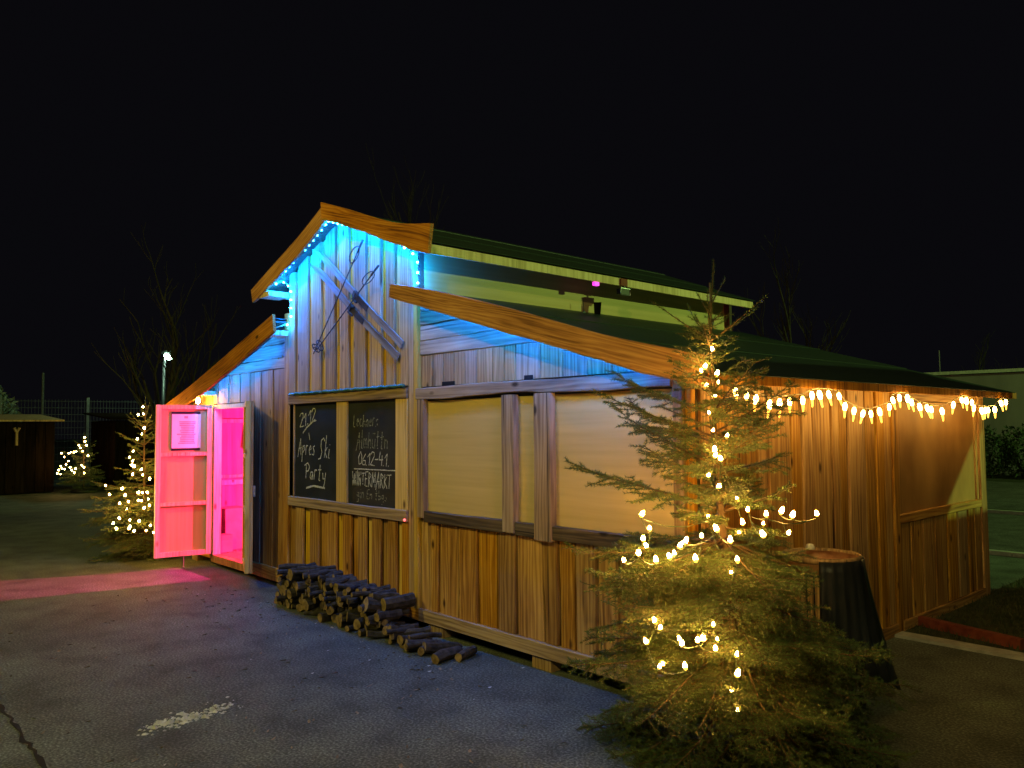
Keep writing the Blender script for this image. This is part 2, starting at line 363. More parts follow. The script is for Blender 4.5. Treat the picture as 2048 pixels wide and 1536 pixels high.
# ------------------------------------------------------------------ the hut
AX = -3.78                                   # ridge line
HUT = empty('wooden_hut', (AX, 2.3, 0), 'wooden market hut with stepped gable roof, blackboards and open pink-lit door', 'hut')
def up_z(x): return 3.585 - .375 * abs(x - AX)          # underside of the upper roof
def lo_z(x):                                             # underside of the lean-to roofs
    d = abs(x - AX); return 2.70 - .285 * (d - 1.12)
DX0, DX1, DZ0, DZ1 = -6.87, -5.84, .13, 1.91
GL, GR, WL, WR, YB = -4.88, -2.65, -7.56, 0.0, 4.6
# backing walls (behind the planks)
def wallprism(poly, axis, a, b, mat='dark'): return MB().prism(poly, axis, a, b).build('wall', mat, HUT)
wallprism([(WL, .1), (DX0, .1), (DX0, lo_z(DX0)), (WL, lo_z(WL))], 'y', .003, .05)
wallprism([(DX0, DZ1), (DX1, DZ1), (DX1, lo_z(DX1)), (DX0, lo_z(DX0))], 'y', .003, .05)
wallprism([(DX1, .1), (GL, .1), (GL, lo_z(GL)), (DX1, lo_z(DX1))], 'y', .003, .05)
wallprism([(GL, .1), (GR, .1), (GR, up_z(GR)), (AX, up_z(AX)), (GL, up_z(GL))], 'y', .003, .05)
wallprism([(GR, .1), (WR - .03, .1), (WR - .03, lo_z(WR)), (GR, lo_z(GR))], 'y', .003, .05)
wallprism([(WL, .1), (WR, .1), (WR, lo_z(WR)), (GR, lo_z(GR)), (GR, up_z(GR)), (AX, up_z(AX)), (GL, up_z(GL)), (GL, lo_z(GL)), (WL, lo_z(WL))], 'y', YB - .05, YB)
wallprism([(.05, .05), (YB - .05, .05), (YB - .05, 1.93), (.05, 1.93)], 'x', -.06, -.003)
MB().prism([(.05, .05), (YB - .05, .05), (YB - .05, 1.9), (.05, 1.9)], 'x', WL, WL + .05).build('inner_wall', 'innerply', HUT)
MB().box((GL + .3, .06, .12), (GL + .34, 2.4, 2.4)).build('inner_wall', 'innerply', HUT)
MB().box((WL + .05, .052, .06), (WR - .065, YB - .052, .13)).build('floor', 'floor', HUT)
for a_, b_2 in (((WL + .05, .06), (DX0, .10)), ((DX1, .06), (WR - .07, .10))): MB().box((a_[0], .06, .131), (b_2[0], .085, 1.0)).build('inner_wall', 'dark', HUT)
MB().box((DX0, -.035, .045), (DX1 + .9, .055, .128)).build('threshold', 'larch', HUT)
# clerestory walls
for sx, x in ((1, GR), (-1, GL)):
    for y0, y1 in ((.052, 2.211), (2.2115, 4.43)):
        a, b = sorted((x - .02 * sx, x + .001 * sx))
        MB().box((a, y0, 2.52), (b, y1, up_z(x) - .002)).build('clerestory_panel', 'plyside', HUT)
MB().box((GL + .02, 4.39, 2.4), (GR - .02, 4.43, 3.15)).build('clerestory_end', 'ply', HUT)
# corner posts and trims on the front
fboard('corner_post', 'larch', -4.96, -4.86, (.18, lo_z(-4.9) + .1), th=.05, parent=HUT, wavl=.003, wavr=.003)
fboard('corner_post', 'over', -4.858, -4.735, (.95, up_z(-4.80)), th=.05, parent=HUT, wavl=.003)
fboard('corner_post', 'over', -2.735, -2.665, (.18, up_z(-2.7)), th=.05, parent=HUT, wavl=.002, wavr=.002)
fboard('corner_post', 'under', -2.655, -2.60, (.18, lo_z(-2.62)), th=.055, parent=HUT, wavl=.002, wavr=.002)
fboard('corner_post', 'frame', -.105, -.030, (.18, lo_z(-.04) - .02), th=.05, parent=HUT, wavl=.003)
fboard('corner_post', 'larch', -.026, .022, (.18, lo_z(0) - .01), th=.035, parent=HUT, wavl=.002)
# gable: pale under-boards with weathered cover boards nailed on
def gtop(x): return up_z(x) - .004
edges = [-4.735, -4.46, -4.20, -3.93, -3.68, -3.40, -3.15, -2.94, -2.73]
for a, b in zip(edges[:-1], edges[1:]):
    for x0, x1 in ((a, (a + b) / 2), ((a + b) / 2, b)):
        if x0 < AX < x1: x1s = [(x0, AX), (AX, x1)]
        else: x1s = [(x0, x1)]
        for p, q in x1s: fboard('under_board', 'under', p + .001, q - .001, (1.96, gtop(p)), (1.96, gtop(q)), th=.02, parent=HUT, n=4, wavl=0, wavr=0)
for i, (a, b) in enumerate(zip(edges[:-1], edges[1:])):
    x0 = a + random.uniform(.055, .085); x1 = b - random.uniform(.004, .012)
    fboard('cover_board', 'over', x0, x1, (1.965 + random.uniform(-.005, .004), gtop(x0)), (1.965, gtop(x1)), th=.026, off=.021, parent=HUT, n=9, wavl=.006, wavr=.006)
# below the blackboards
ge = [-4.86, -4.70, -4.55, -4.40, -4.24, -4.06, -3.91, -3.78, -3.65, -3.52, -3.40, -3.29, -3.16, -3.04, -2.93, -2.83, -2.737]
for i, (a, b) in enumerate(zip(ge[:-1], ge[1:])):
    raised = i % 2
    fboard('cover_board' if raised else 'under_board', 'larch' if raised else ('under' if i % 4 else 'larch'), a + (-.006 if raised else .012), b + (.002 if raised else -.016), (.185, .87), th=.026 if raised else .02, off=.021 if raised else 0, parent=HUT, n=6, wavl=.005, wavr=.005)
# right bay below the window: waney-edged larch
re_ = [-2.598, -2.47, -2.36, -2.11, -1.885, -1.67, -1.46, -1.205, -1.06, -.90, -.72, -.55, -.38, -.22, -.107]
for i, (a, b) in enumerate(zip(re_[:-1], re_[1:])):
    gap = .006 + .005 * (i % 3)
    big = abs(b + 1.205) < .01
    fboard('board', 'larch', a + gap, b - gap, (.185, .925), th=.024 + .008 * (i % 2), parent=HUT, n=12, wavl=.020 if i == 7 else .006, wavr=.022 if big else .010)
# right bay above the window
ru = [-2.598, -2.44, -2.30, -2.16, -2.03, -1.89, -1.71, -1.58, -1.46, -1.21, -1.0, -.78, -.57, -.38, -.20, -.03]
for a, b in zip(ru[:-1], ru[1:]):
    ta, tb = min(2.195, lo_z(a) - .004), min(2.195, lo_z(b) - .004)
    fboard('board', 'over', a + .004, b - .004, (1.945, ta), (1.945, tb), th=.022, parent=HUT, n=4, wavl=.003, wavr=.003)
def xl(z): return AX + 1.12 + (2.70 - z) / .285          # x where the right lean-to roof is at height z
fhoriz('board', 'over', 2.20, 2.315, -2.597, xl(2.20) - .02, xb2=xl(2.315) - .02, th=.03, parent=HUT, n=9, wavl=.008, wavr=.003)
fhoriz('board', 'over', 2.318, 2.445, -2.597, xl(2.318) - .02, xb2=xl(2.445) - .02, th=.026, parent=HUT, n=9, wavl=.012, wavr=.004)
fhoriz('board', 'over', 2.452, 2.55, -2.597, xl(2.452) - .02, xb2=xl(2.55) - .02, th=.032, parent=HUT, n=9, wavl=.010, wavr=.012)
fhoriz('board', 'over', 2.556, 2.655, -2.597, xl(2.556) - .02, xb2=xl(2.655) - .02, th=.026, parent=HUT, n=5, wavl=.002, wavr=.006)
# left bay: two horizontal planks over narrow vertical boards
def xll(z): return AX - 1.12 - (2.70 - z) / .285
fhoriz('board', 'over', 2.245, 2.355, xll(2.245) + .02, -4.962, xa2=xll(2.355) + .02, th=.03, parent=HUT, n=8, wavl=.006, wavr=.004)
fhoriz('board', 'over', 2.362, 2.50, xll(2.362) + .02, -4.962, xa2=xll(2.50) + .02, th=.026, parent=HUT, n=6, wavl=.004, wavr=.006)
fhoriz('board', 'over', 2.506, 2.66, xll(2.506) + .02, -4.962, xa2=xll(2.66) + .02, th=.03, parent=HUT, n=4, wavl=.004, wavr=.004)
x = WL + .02; i = 0
while x < -4.97:
    wd = random.choice((.13, .15, .17)); x1 = min(x + wd, -4.965)
    z0 = DZ1 + .012 if (x1 > DX0 and x < DX1) else .185
    if x < DX0 < x1: x1 = DX0
    if x < DX1 < x1: x1 = DX1
    z0 = DZ1 + .012 if (x >= DX0 - .001 and x1 <= DX1 + .001) else .185
    if x1 - x > .03:
        ta, tb = min(2.24, lo_z(x) - .004), min(2.24, lo_z(x1) - .004)
        fboard('board', 'over' if z0 > 1 else 'larch', x + .003, x1 - .003, (z0, ta), (z0, tb), th=.022 + .006 * (i % 2), parent=HUT, n=5, wavl=.002, wavr=.002)
    x = x1; i += 1
# base beam on front blocks
fhoriz('base_beam', 'over', .085, .183, -2.60, -.02, th=.05, parent=HUT, wavl=.002, wavr=.002)
fhoriz('base_beam', 'larch', .085, .183, -5.80, -2.605, th=.045, parent=HUT, wavl=.002, wavr=.002)
fhoriz('base_beam', 'larch', .085, .183, WL, DX0 - .01, th=.045, parent=HUT, wavl=.002, wavr=.002)
for x in (-7.4, -5.0, -3.7, -2.4, -1.22, -.15):
    MB().box((x - .09, -.03, -.01), (x + .09, .35, .084)).build('support_block', 'frame', HUT)
for x in (-7.3, -3.8, -.4): MB().box((x - .1, 3.9, -.01), (x + .1, 4.5, .06)).build('support_block', 'larch', HUT)

# blackboard window
BF = MB().box((-4.81, -.028, .93), (-2.78, -.001, 1.87)).build('window_back', 'dark', HUT)
for x0, x1 in ((-4.745, -3.895), (-3.705, -2.925)):
    bb = MB().box((x0, -.036, .945), (x1, -.0285, 1.862)).build('blackboard', 'board', HUT, label='black chalkboard panel with handwriting')
    bb['side'] = 0
BBS = [o for o in bpy.data.objects if o.name.startswith('blackboard')]
fhoriz('window_frame', 'frame', 1.862, 1.945, -4.83, -2.74, th=.05, off=.018, parent=HUT, wavl=.002, wavr=.003)
fhoriz('window_frame', 'frame', .852, .944, -4.83, -2.745, th=.05, off=.018, parent=HUT, wavl=.003, wavr=.002)
fboard('window_frame', 'frame', -4.832, -4.748, (.945, 1.861), th=.032, off=.018, parent=HUT, wavl=.002, wavr=.004)
fboard('window_frame', 'under', -3.893, -3.707, (.945, 1.861), th=.036, off=.018, parent=HUT, wavl=.002, wavr=.002)
fboard('window_frame', 'under', -2.922, -2.745, (.945, 1.861), th=.036, off=.018, parent=HUT, wavl=.004, wavr=.002)
rt = MB()
pts = [(-4.80 + 2.04 * i / 40, -.072 + .006 * math.sin(i * 1.7), 1.962 + .004 * math.sin(i * 2.3)) for i in range(41)]
rt.tube(pts, [.015 + .004 * math.sin(i * 2.9) for i in range(41)], 7)
rt.build('rolled_tarpaulin', 'greentarp', HUT, smooth=True)

# serving hatch of the right bay: frame and three shutter panels
for x0, x1 in ((-2.51, -1.56), (-1.44, -1.23), (-1.08, -.125)):
    fhoriz('shutter_panel', 'ply', .94, 1.83, x0 - .02, x1 + .02, th=.018, off=.0, parent=HUT, n=2, wavl=0, wavr=0)
fhoriz('hatch_shade_strip', 'board', 1.80, 1.90, -2.56, -.12, th=.006, off=.0, parent=HUT, n=2, wavl=0, wavr=0)  # black strip stands in for the shade in the recess under the top rail
fhoriz('window_frame', 'frame', 1.845, 1.935, -2.62, -.105, th=.06, off=.0, parent=HUT, n=14, wavl=.005, wavr=.012)
fboard('window_frame', 'frame', -2.597, -2.512, (.905, 1.843), th=.046, off=.019, parent=HUT, wavl=.002, wavr=.003)
fboard('window_frame', 'frame', -1.565, -1.44, (.885, 1.842), th=.05, off=.019, parent=HUT, n=10, wavl=.003, wavr=.006)
fboard('window_frame', 'frame', -1.235, -1.075, (.860, 1.842), th=.055, off=.019, parent=HUT, n=10, wavl=.007, wavr=.004)
for a, b in ((-2.510, -1.567), (-1.438, -1.237), (-1.073, -.108)):
    fhoriz('window_sill', 'sill', .872, .962, a, b, th=.042, off=.019, parent=HUT, wavl=.005, wavr=.003)
for x0, x1 in ((-2.30, -2.15), (-1.36, -1.28)):
    MB().box((x0, -.034, 1.94), (x1, -.024, 1.972)).build('vent_slot', 'black', HUT)

# right side wall
ye = [.02, .14, .26, .385, .51, .63, .74, .88, 1.02, 1.165, 1.31, 1.44, 1.57, 1.695, 1.82, 1.96, 2.10, 2.26, 2.42, 2.55]
MB().box((-.002, .02, .09), (.012, 2.55, 1.885)).build('under_cladding', 'dark', HUT)
yc = [.03, .16, .27, .51, .625, .74, 1.02, 1.165, 1.31, 1.57, 1.695, 1.82, 2.10, 2.27, 2.42, 2.55]
for i, (a, b) in enumerate(zip(yc[:-1], yc[1:])):
    ga, gb = (.005 + .011 * random.random() for _ in range(2))
    rboard('cover_board', 'larch', a + ga, b - gb, (.09, 1.885), th=.022 + .007 * (i % 2), off=.013, parent=HUT, n=12, wavl=.007, wavr=.007)
rboard('corner_post', 'larch', 2.552, 2.635, (.0, 1.885), th=.05, parent=HUT, n=8, wavl=.003)
rboard('corner_post', 'larch', 4.46, 4.60, (.0, 1.885), th=.05, parent=HUT, n=8, wavl=.002)
le = [2.64, 2.84, 2.965, 3.09, 3.225, 3.34, 3.50, 3.63, 3.75, 3.86, 4.0, 4.12, 4.28, 4.455]
MB().box((-.002, 2.64, .09), (.012, 4.455, .833)).build('under_cladding', 'dark', HUT)
lc = [2.64, 2.85, 3.09, 3.34, 3.62, 3.86, 4.11, 4.285, 4.455]
for i, (a, b) in enumerate(zip(lc[:-1], lc[1:])):
    ga, gb = (.008 + .012 * random.random() for _ in range(2))
    rboard('cover_board', 'larch', a + ga, b - gb, (.09, .833), th=.026, off=.013, parent=HUT, n=8, wavl=.006, wavr=.006)
rboard('side_shutter', 'plyd', 2.70, 4.40, (.905, 1.79), th=.016, parent=HUT, n=2, wavl=0, wavr=0)
rhoriz('shutter_frame', 'larch', .835, .905, 2.64, 4.455, th=.05, parent=HUT, wavl=.002, wavr=.002)
rboard('shutter_frame', 'larch', 2.638, 2.70, (.907, 1.88), th=.04, parent=HUT, wavl=.002, wavr=.002)
rboard('shutter_frame', 'larch', 4.40, 4.457, (.907, 1.88), th=.03, parent=HUT, wavl=.002, wavr=.002)
rhoriz('shutter_frame', 'larch', 1.795, 1.88, 2.702, 4.398, th=.04, parent=HUT, wavl=.002, wavr=.002)
rhoriz('base_beam', 'larch', .0, .088, .03, 2.548, th=.05, parent=HUT, wavl=.002, wavr=.002)
rhoriz('base_beam', 'larch', .0, .088, 2.64, 4.455, th=.055, parent=HUT, wavl=.002, wavr=.002)

# roofs: overlapping felt sheets on a deck
def slope_sheet(name, mat, xa, za, xb, zb, y0, y1, th):
    dx, dz = xb - xa, zb - za; l = math.hypot(dx, dz); nx, nz = -dz / l * th, dx / l * th
    if nz < 0: nx, nz = -nx, -nz
    return MB().prism([(xa, za), (xb, zb), (xb + nx, zb + nz), (xa + nx, za + nz)], 'y', y0, y1).build(name, mat, HUT)
for s in (1, -1):
    X = lambda d: AX + s * d
    z = lambda d: 2.70 - .285 * (d - 1.12)
    slope_sheet('roof_deck', 'dark', X(1.135), z(1.135), X(4.02), z(4.02), -.215, 4.80, .022)
    cuts = [1.135, 2.05, 3.0, 4.05]
    for i in range(3):
        a, b = cuts[i], cuts[i + 1] + (.06 if i < 2 else 0); h = .026 + .007 * (2 - i)
        slope_sheet('roof_sheet', 'roof', X(a), z(a) + h, X(b), z(b) + h, -.235, 4.84 - .03 * i, .006)
    zz = lambda d: 3.585 - .375 * d
    slope_sheet('roof_deck', 'dark', X(.01 if s > 0 else .0), zz(.01), X(1.38), zz(1.38), -.215, 4.60, .022)
    for i, (a, b) in enumerate(((0, .76), (.70, 1.43))):
        h = .026 + .007 * (1 - i)
        slope_sheet('roof_sheet', 'roof', X(a), zz(a) + h, X(b), zz(b) + h, -.235, 4.64, .006)
    # eave boards
    xa, xb = sorted((X(1.383), X(1.408)))
    MB().box((xa, -.2, 2.99), (xb, 4.62, 3.065)).build('eave_board', 'pale', HUT)
    xa, xb = sorted((X(4.022), X(4.05)))
    MB().box((xa, -.2, z(4.02) - .035), (xb, 4.82, z(4.02) + .022)).build('eave_board', 'fascia', HUT)
    for yy in np.linspace(.4, 4.4, 6):                                     # rafters carrying the eaves
        a_, b_2 = sorted((X(3.75), X(4.018)))
        MB().prism([(X(3.785), z(3.785) - .07), (X(4.018), z(4.018) - .035), (X(4.018), z(4.018) - .003), (X(3.785), z(3.785) - .003)], 'y', yy - .03, yy + .03).build('rafter', 'larch', HUT)
ridge = MB().prism([(AX - .12, up_z(AX - .12) + .040), (AX, up_z(AX) + .040), (AX + .12, up_z(AX + .12) + .040), (AX + .12, up_z(AX + .12) + .046), (AX, up_z(AX) + .049), (AX - .12, up_z(AX - .12) + .046)], 'y', -.236, 4.645).build('ridge_cap', 'roof', HUT)

# carved fascia boards: outlines in (x, z), planks 3 cm thick at the roof edge
def fasc(top, bot, y=-.25, th=.03, name='fascia_board'):
    n = 16
    def smp(pts, t):
        xs = [p[0] for p in pts]; k = t * (len(pts) - 1); i = min(int(k), len(pts) - 2); f = k - i
        def cr(a, b, c, d, f): return .5 * ((2 * b) + (-a + c) * f + (2 * a - 5 * b + 4 * c - d) * f * f + (-a + 3 * b - 3 * c + d) * f ** 3)
        P = [pts[max(i - 1, 0)], pts[i], pts[i + 1], pts[min(i + 2, len(pts) - 1)]]
        return (cr(*[p[0] for p in P], f), cr(*[p[1] for p in P], f))
    A = [smp(top, i / n) for i in range(n + 1)]; B = [smp(bot, i / n) for i in range(n + 1)]
    # local frame: z' along the plank
    d = V((A[-1][0] - A[0][0], 0, A[-1][1] - A[0][1])).normalized()
    ez = d; ey = V((0, 1, 0)); ex = ey.cross(ez)
    og = V((A[0][0], y, A[0][1]))
    vs = []; jit = random.Random(len(top) * 7 + int(A[0][0] * 100))
    for (a, b) in zip(A, B):
        b = (b[0], b[1] + jit.uniform(-.006, .006))
        for (q, yy) in ((a, th), (a, .004), ((a[0] * .97 + b[0] * .03, a[1] * .97 + b[1] * .03), 0), ((a[0] * .03 + b[0] * .97, a[1] * .03 + b[1] * .97), 0), (b, .004), (b, th)):
            w3 = V((q[0], y + yy, q[1])) - og; vs.append((w3.dot(ex), w3.dot(ey), w3.dot(ez)))
    fs = []
    for i in range(n):
        for k in range(6): p, q = i * 6 + k, i * 6 + (k + 1) % 6; fs.append((p, q, q + 6, p + 6))
    fs += [(5, 4, 3, 2, 1, 0), tuple(n * 6 + k for k in range(6))]
    me = bpy.data.meshes.new(name); me.from_pydata(vs, [], fs); me.materials.append(MAT['fascia']); fix_normals(me)
    W = M(((ex.x, ey.x, ez.x, og.x), (ex.y, ey.y, ez.y, og.y), (ex.z, ey.z, ez.z, og.z), (0, 0, 0, 1)))
    return put(bpy.data.objects.new(name, me), W, HUT)
fasc([(-3.78, 3.67), (-3.32, 3.51), (-2.85, 3.335), (-2.49, 3.22), (-2.1, 3.145)], [(-3.76, 3.50), (-3.16, 3.30), (-2.70, 3.12), (-2.35, 2.99), (-2.14, 2.92)], -.285)
fasc([(-3.785, 3.665), (-4.24, 3.47), (-4.77, 3.28), (-5.33, 3.08)], [(-3.76, 3.50), (-4.14, 3.325), (-4.66, 3.14), (-5.29, 2.935)], -.25)
fasc([(-2.65, 2.765), (-2.09, 2.64), (-1.36, 2.44), (-.88, 2.295), (-.46, 2.165), (-.09, 2.07), (.27, 1.985)], [(-2.66, 2.65), (-2.1, 2.49), (-1.36, 2.27), (-.88, 2.13), (-.47, 2.01), (-.1, 1.905), (.24, 1.815)], -.285)
fasc([(-4.82, 2.765), (-5.34, 2.62), (-6.27, 2.355), (-7.1, 2.13), (-7.86, 1.95)], [(-4.79, 2.59), (-5.34, 2.42), (-5.98, 2.225), (-7.0, 1.955), (-7.83, 1.79)], -.25)
# purlin ends under the gable overhang
for x, z0 in ((-5.02, 3.0), (-4.98, 2.60), (-6.9, 2.06)):
    MB().box((x - .12, -.24, z0 - .035), (x + .10, -.0265, z0 + .015)).build('purlin', 'pale', HUT)

# ------------------------------------------------------------------ doors
def leaf(h, f, z0, z1, side, name, label):
    """door leaf from hinge h to free edge f (x,y); 'side' +1: framed inner face to the left of h->f"""
    hx, fx = V((h[0], h[1], 0)), V((f[0], f[1], 0)); d = (fx - hx); wd = d.length; d.normalize(); nrm = V((-d.y, d.x, 0)) * side
    W = M(((d.x, nrm.x, 0, hx.x), (d.y, nrm.y, 0, hx.y), (0, 0, 1, z0), (0, 0, 0, 1))); H = z1 - z0
    root = bpy.data.objects.new(name, None); put(root, W, HUT); root['label'] = label; root.empty_display_size = .1
    def pb(nm, a, b, mat):
        o = MB().box(a, b)
        me = bpy.data.meshes.new(nm); me.from_pydata(o.v, [], o.f); me.materials.append(MAT[mat]); fix_normals(me)
        q = bpy.data.objects.new(nm, me); return put(q, W, root)
    pb('panel', (.01, .0, .01), (wd - .01, .012, H - .01), 'ply')
    # framed inner face
    for a, b in ((0, .055), (wd - .055, wd)): pb('stile', (a, .0125, 0), (b, .052, H), 'pale' if side > 0 else 'under')
    for a, b in ((0, .055), (H * .332, H * .332 + .042), (H * .66, H * .66 + .042), (H - .05, H)): pb('rail', (.056, .0125, a), (wd - .056, .050, b), 'pale')
    # outer boarding
    k = 6
    for i in range(k): pb('door_board', (i * wd / k + .002, -.026, 0), ((i + 1) * wd / k - .002, -.0005, H), 'larch')
    hd = pb('handle', (wd - .06, -.050, H * .44), (wd - .035, -.027, H * .44 + .11), 'steel')
    return root, W
LF, LW = leaf((DX0 - .01, -.045), (-6.99, -.655), .145, 1.908, 1, 'door', 'left door leaf, pale framed inside lit pink')
RF, RW = leaf((DX1 + .01, -.045), (-5.13, -.325), .165, 1.905, -1, 'door', 'right door leaf seen edge on')
for x0, x1, z0, z1 in ((DX0 - .002, DX0 + .05, .13, DZ1), (DX1 - .05, DX1 + .002, .13, DZ1)): MB().box((x0, -.03, z0), (x1, .06, z1)).build('door_jamb', 'pale', HUT)
MB().box((DX0 + .051, -.03, DZ1 - .05), (DX1 - .051, .06, DZ1)).build('door_head', 'pale', HUT)
# bolt hanging below the left leaf
p = LW @ V((.30, .03, 0)); b_o = MB().tube([(p.x, p.y, p.z + .06), (p.x, p.y, p.z - .12)], .006, 6).tube([(p.x, p.y, p.z - .125), (p.x, p.y, p.z - .15)], .011, 6).build('door_bolt', 'steel', HUT)
# notice on the door
nt_ = empty('notice', LW @ V((.40, .02, 1.2)), 'printed white notice on a dark backing pinned inside the pink-lit door', 'notice')
def on_leaf(nm, a, b, mat, parent):
    o = MB().box(a, b); me = bpy.data.meshes.new(nm); me.from_pydata(o.v, [], o.f); me.materials.append(MAT[mat]); fix_normals(me)
    return put(bpy.data.objects.new(nm, me), LW, parent)
on_leaf('backing_board', (.13, .013, 1.225), (.45, .020, 1.685), 'black', nt_)
on_leaf('paper_sheet', (.125, .0205, 1.255), (.445, .0225, 1.655), 'paper', nt_)
ink = MB()
for i in range(13): ink.box((.18 + .02 * random.random(), .0226, 1.32 + .021 * i), (.34 + .06 * random.random(), .0231, 1.305 + .021 * i))
ink.box((.27, .0226, 1.605), (.31, .0231, 1.632))
me = bpy.data.meshes.new('printed_text'); me.from_pydata(ink.v, [], ink.f); me.materials.append(MAT['ink']); put(bpy.data.objects.new('printed_text', me), LW, nt_)

# ------------------------------------------------------------------ inside the door
lp = empty('pink_lamp', (-5.32, 3.07, 1.35), 'pink lamp bulb hanging inside the hut', 'lamp')
lamp('pink_lamp_light', (-5.32, 3.07, 1.30), 6000, (1.0, .012, .215), .03)
lb = MB(); lb.lathe([(.001, 0), (.03, .01), (.05, .045), (.045, .08), (.02, .11), (.001, .115)], 12, (-5.32, 3.07, 1.36)); lb.build('bulb', 'pink', lp, True)
MB().tube([(-5.32, 3.07, 1.476), (-5.32, 3.07, 1.55)], .022, 8).build('socket', 'black', lp)
MB().tube([(-5.32, 3.07, 1.551), (-5.32, 3.07, 2.53)], .004, 5).build('cord', 'black', lp)
MB().box((WL + .051, .06, .99), (WL + .10, 3.2, 1.03)).build('wall_rail', 'pale', HUT)
MB().box((WL + .051, .06, .90), (WL + .085, 3.2, .96)).build('wall_rail', 'pale', HUT)
MB().box((WL + .051, .06, 1.70), (WL + .10, 3.2, 1.75)).build('wall_rail', 'pale', HUT)
def carton(x, y, z, sx, sy, sz, lab):
    c = empty('cardboard_box', (x, y, z), lab, 'box')
    MB().box((x - sx / 2, y - sy / 2, z + .001), (x + sx / 2, y + sy / 2, z + sz)).build('carton', 'carton', c)
    MB().box((x - sx / 2 - .004, y - sy / 2 - .004, z + sz * .72), (x + sx / 2 + .004, y + sy / 2 + .004, z + sz + .004)).build('lid', 'carton', c)
carton(-7.22, .36, .13, .34, .3, .5, 'tall cardboard box with lid standing inside the pink doorway')
carton(-7.0, .16, .13, .2, .16, .2, 'small low cardboard box on the floor just inside the doorway')
tw = MB()
for i in range(6):
    a = i / 5
    tw.add([(WL + .115 + .02 * math.sin(i * 1.3), .70 + .19 * a, 1.74), (WL + .125 + .03 * math.sin(i * 1.3 + 1), .70 + .21 * a, 1.38 - .04 * (i % 2))], [])
tw.f = [(2 * i, 2 * i + 2, 2 * i + 3, 2 * i + 1) for i in range(5)]; tw.mi = [0] * 5
to = tw.build('hanging_cloth', 'paper'); tag(to, 'pale cloth hanging from the rail inside the pink doorway', 'cloth')
sm = to.modifiers.new('t', 'SOLIDIFY'); sm.thickness = .006
mh = MB()
for i in range(9): a = random.uniform(-.35, .35); mh.box((-6.7 + a, .15 + random.uniform(0, .3), .1305), (-6.66 + a + .04 * random.random(), .18 + random.uniform(0, .3) * 0 + .3, .137))
mo = mh.build('floor_litter', 'litter'); tag(mo, 'scraps of litter on the pink-lit hut floor', 'litter', kind='stuff')

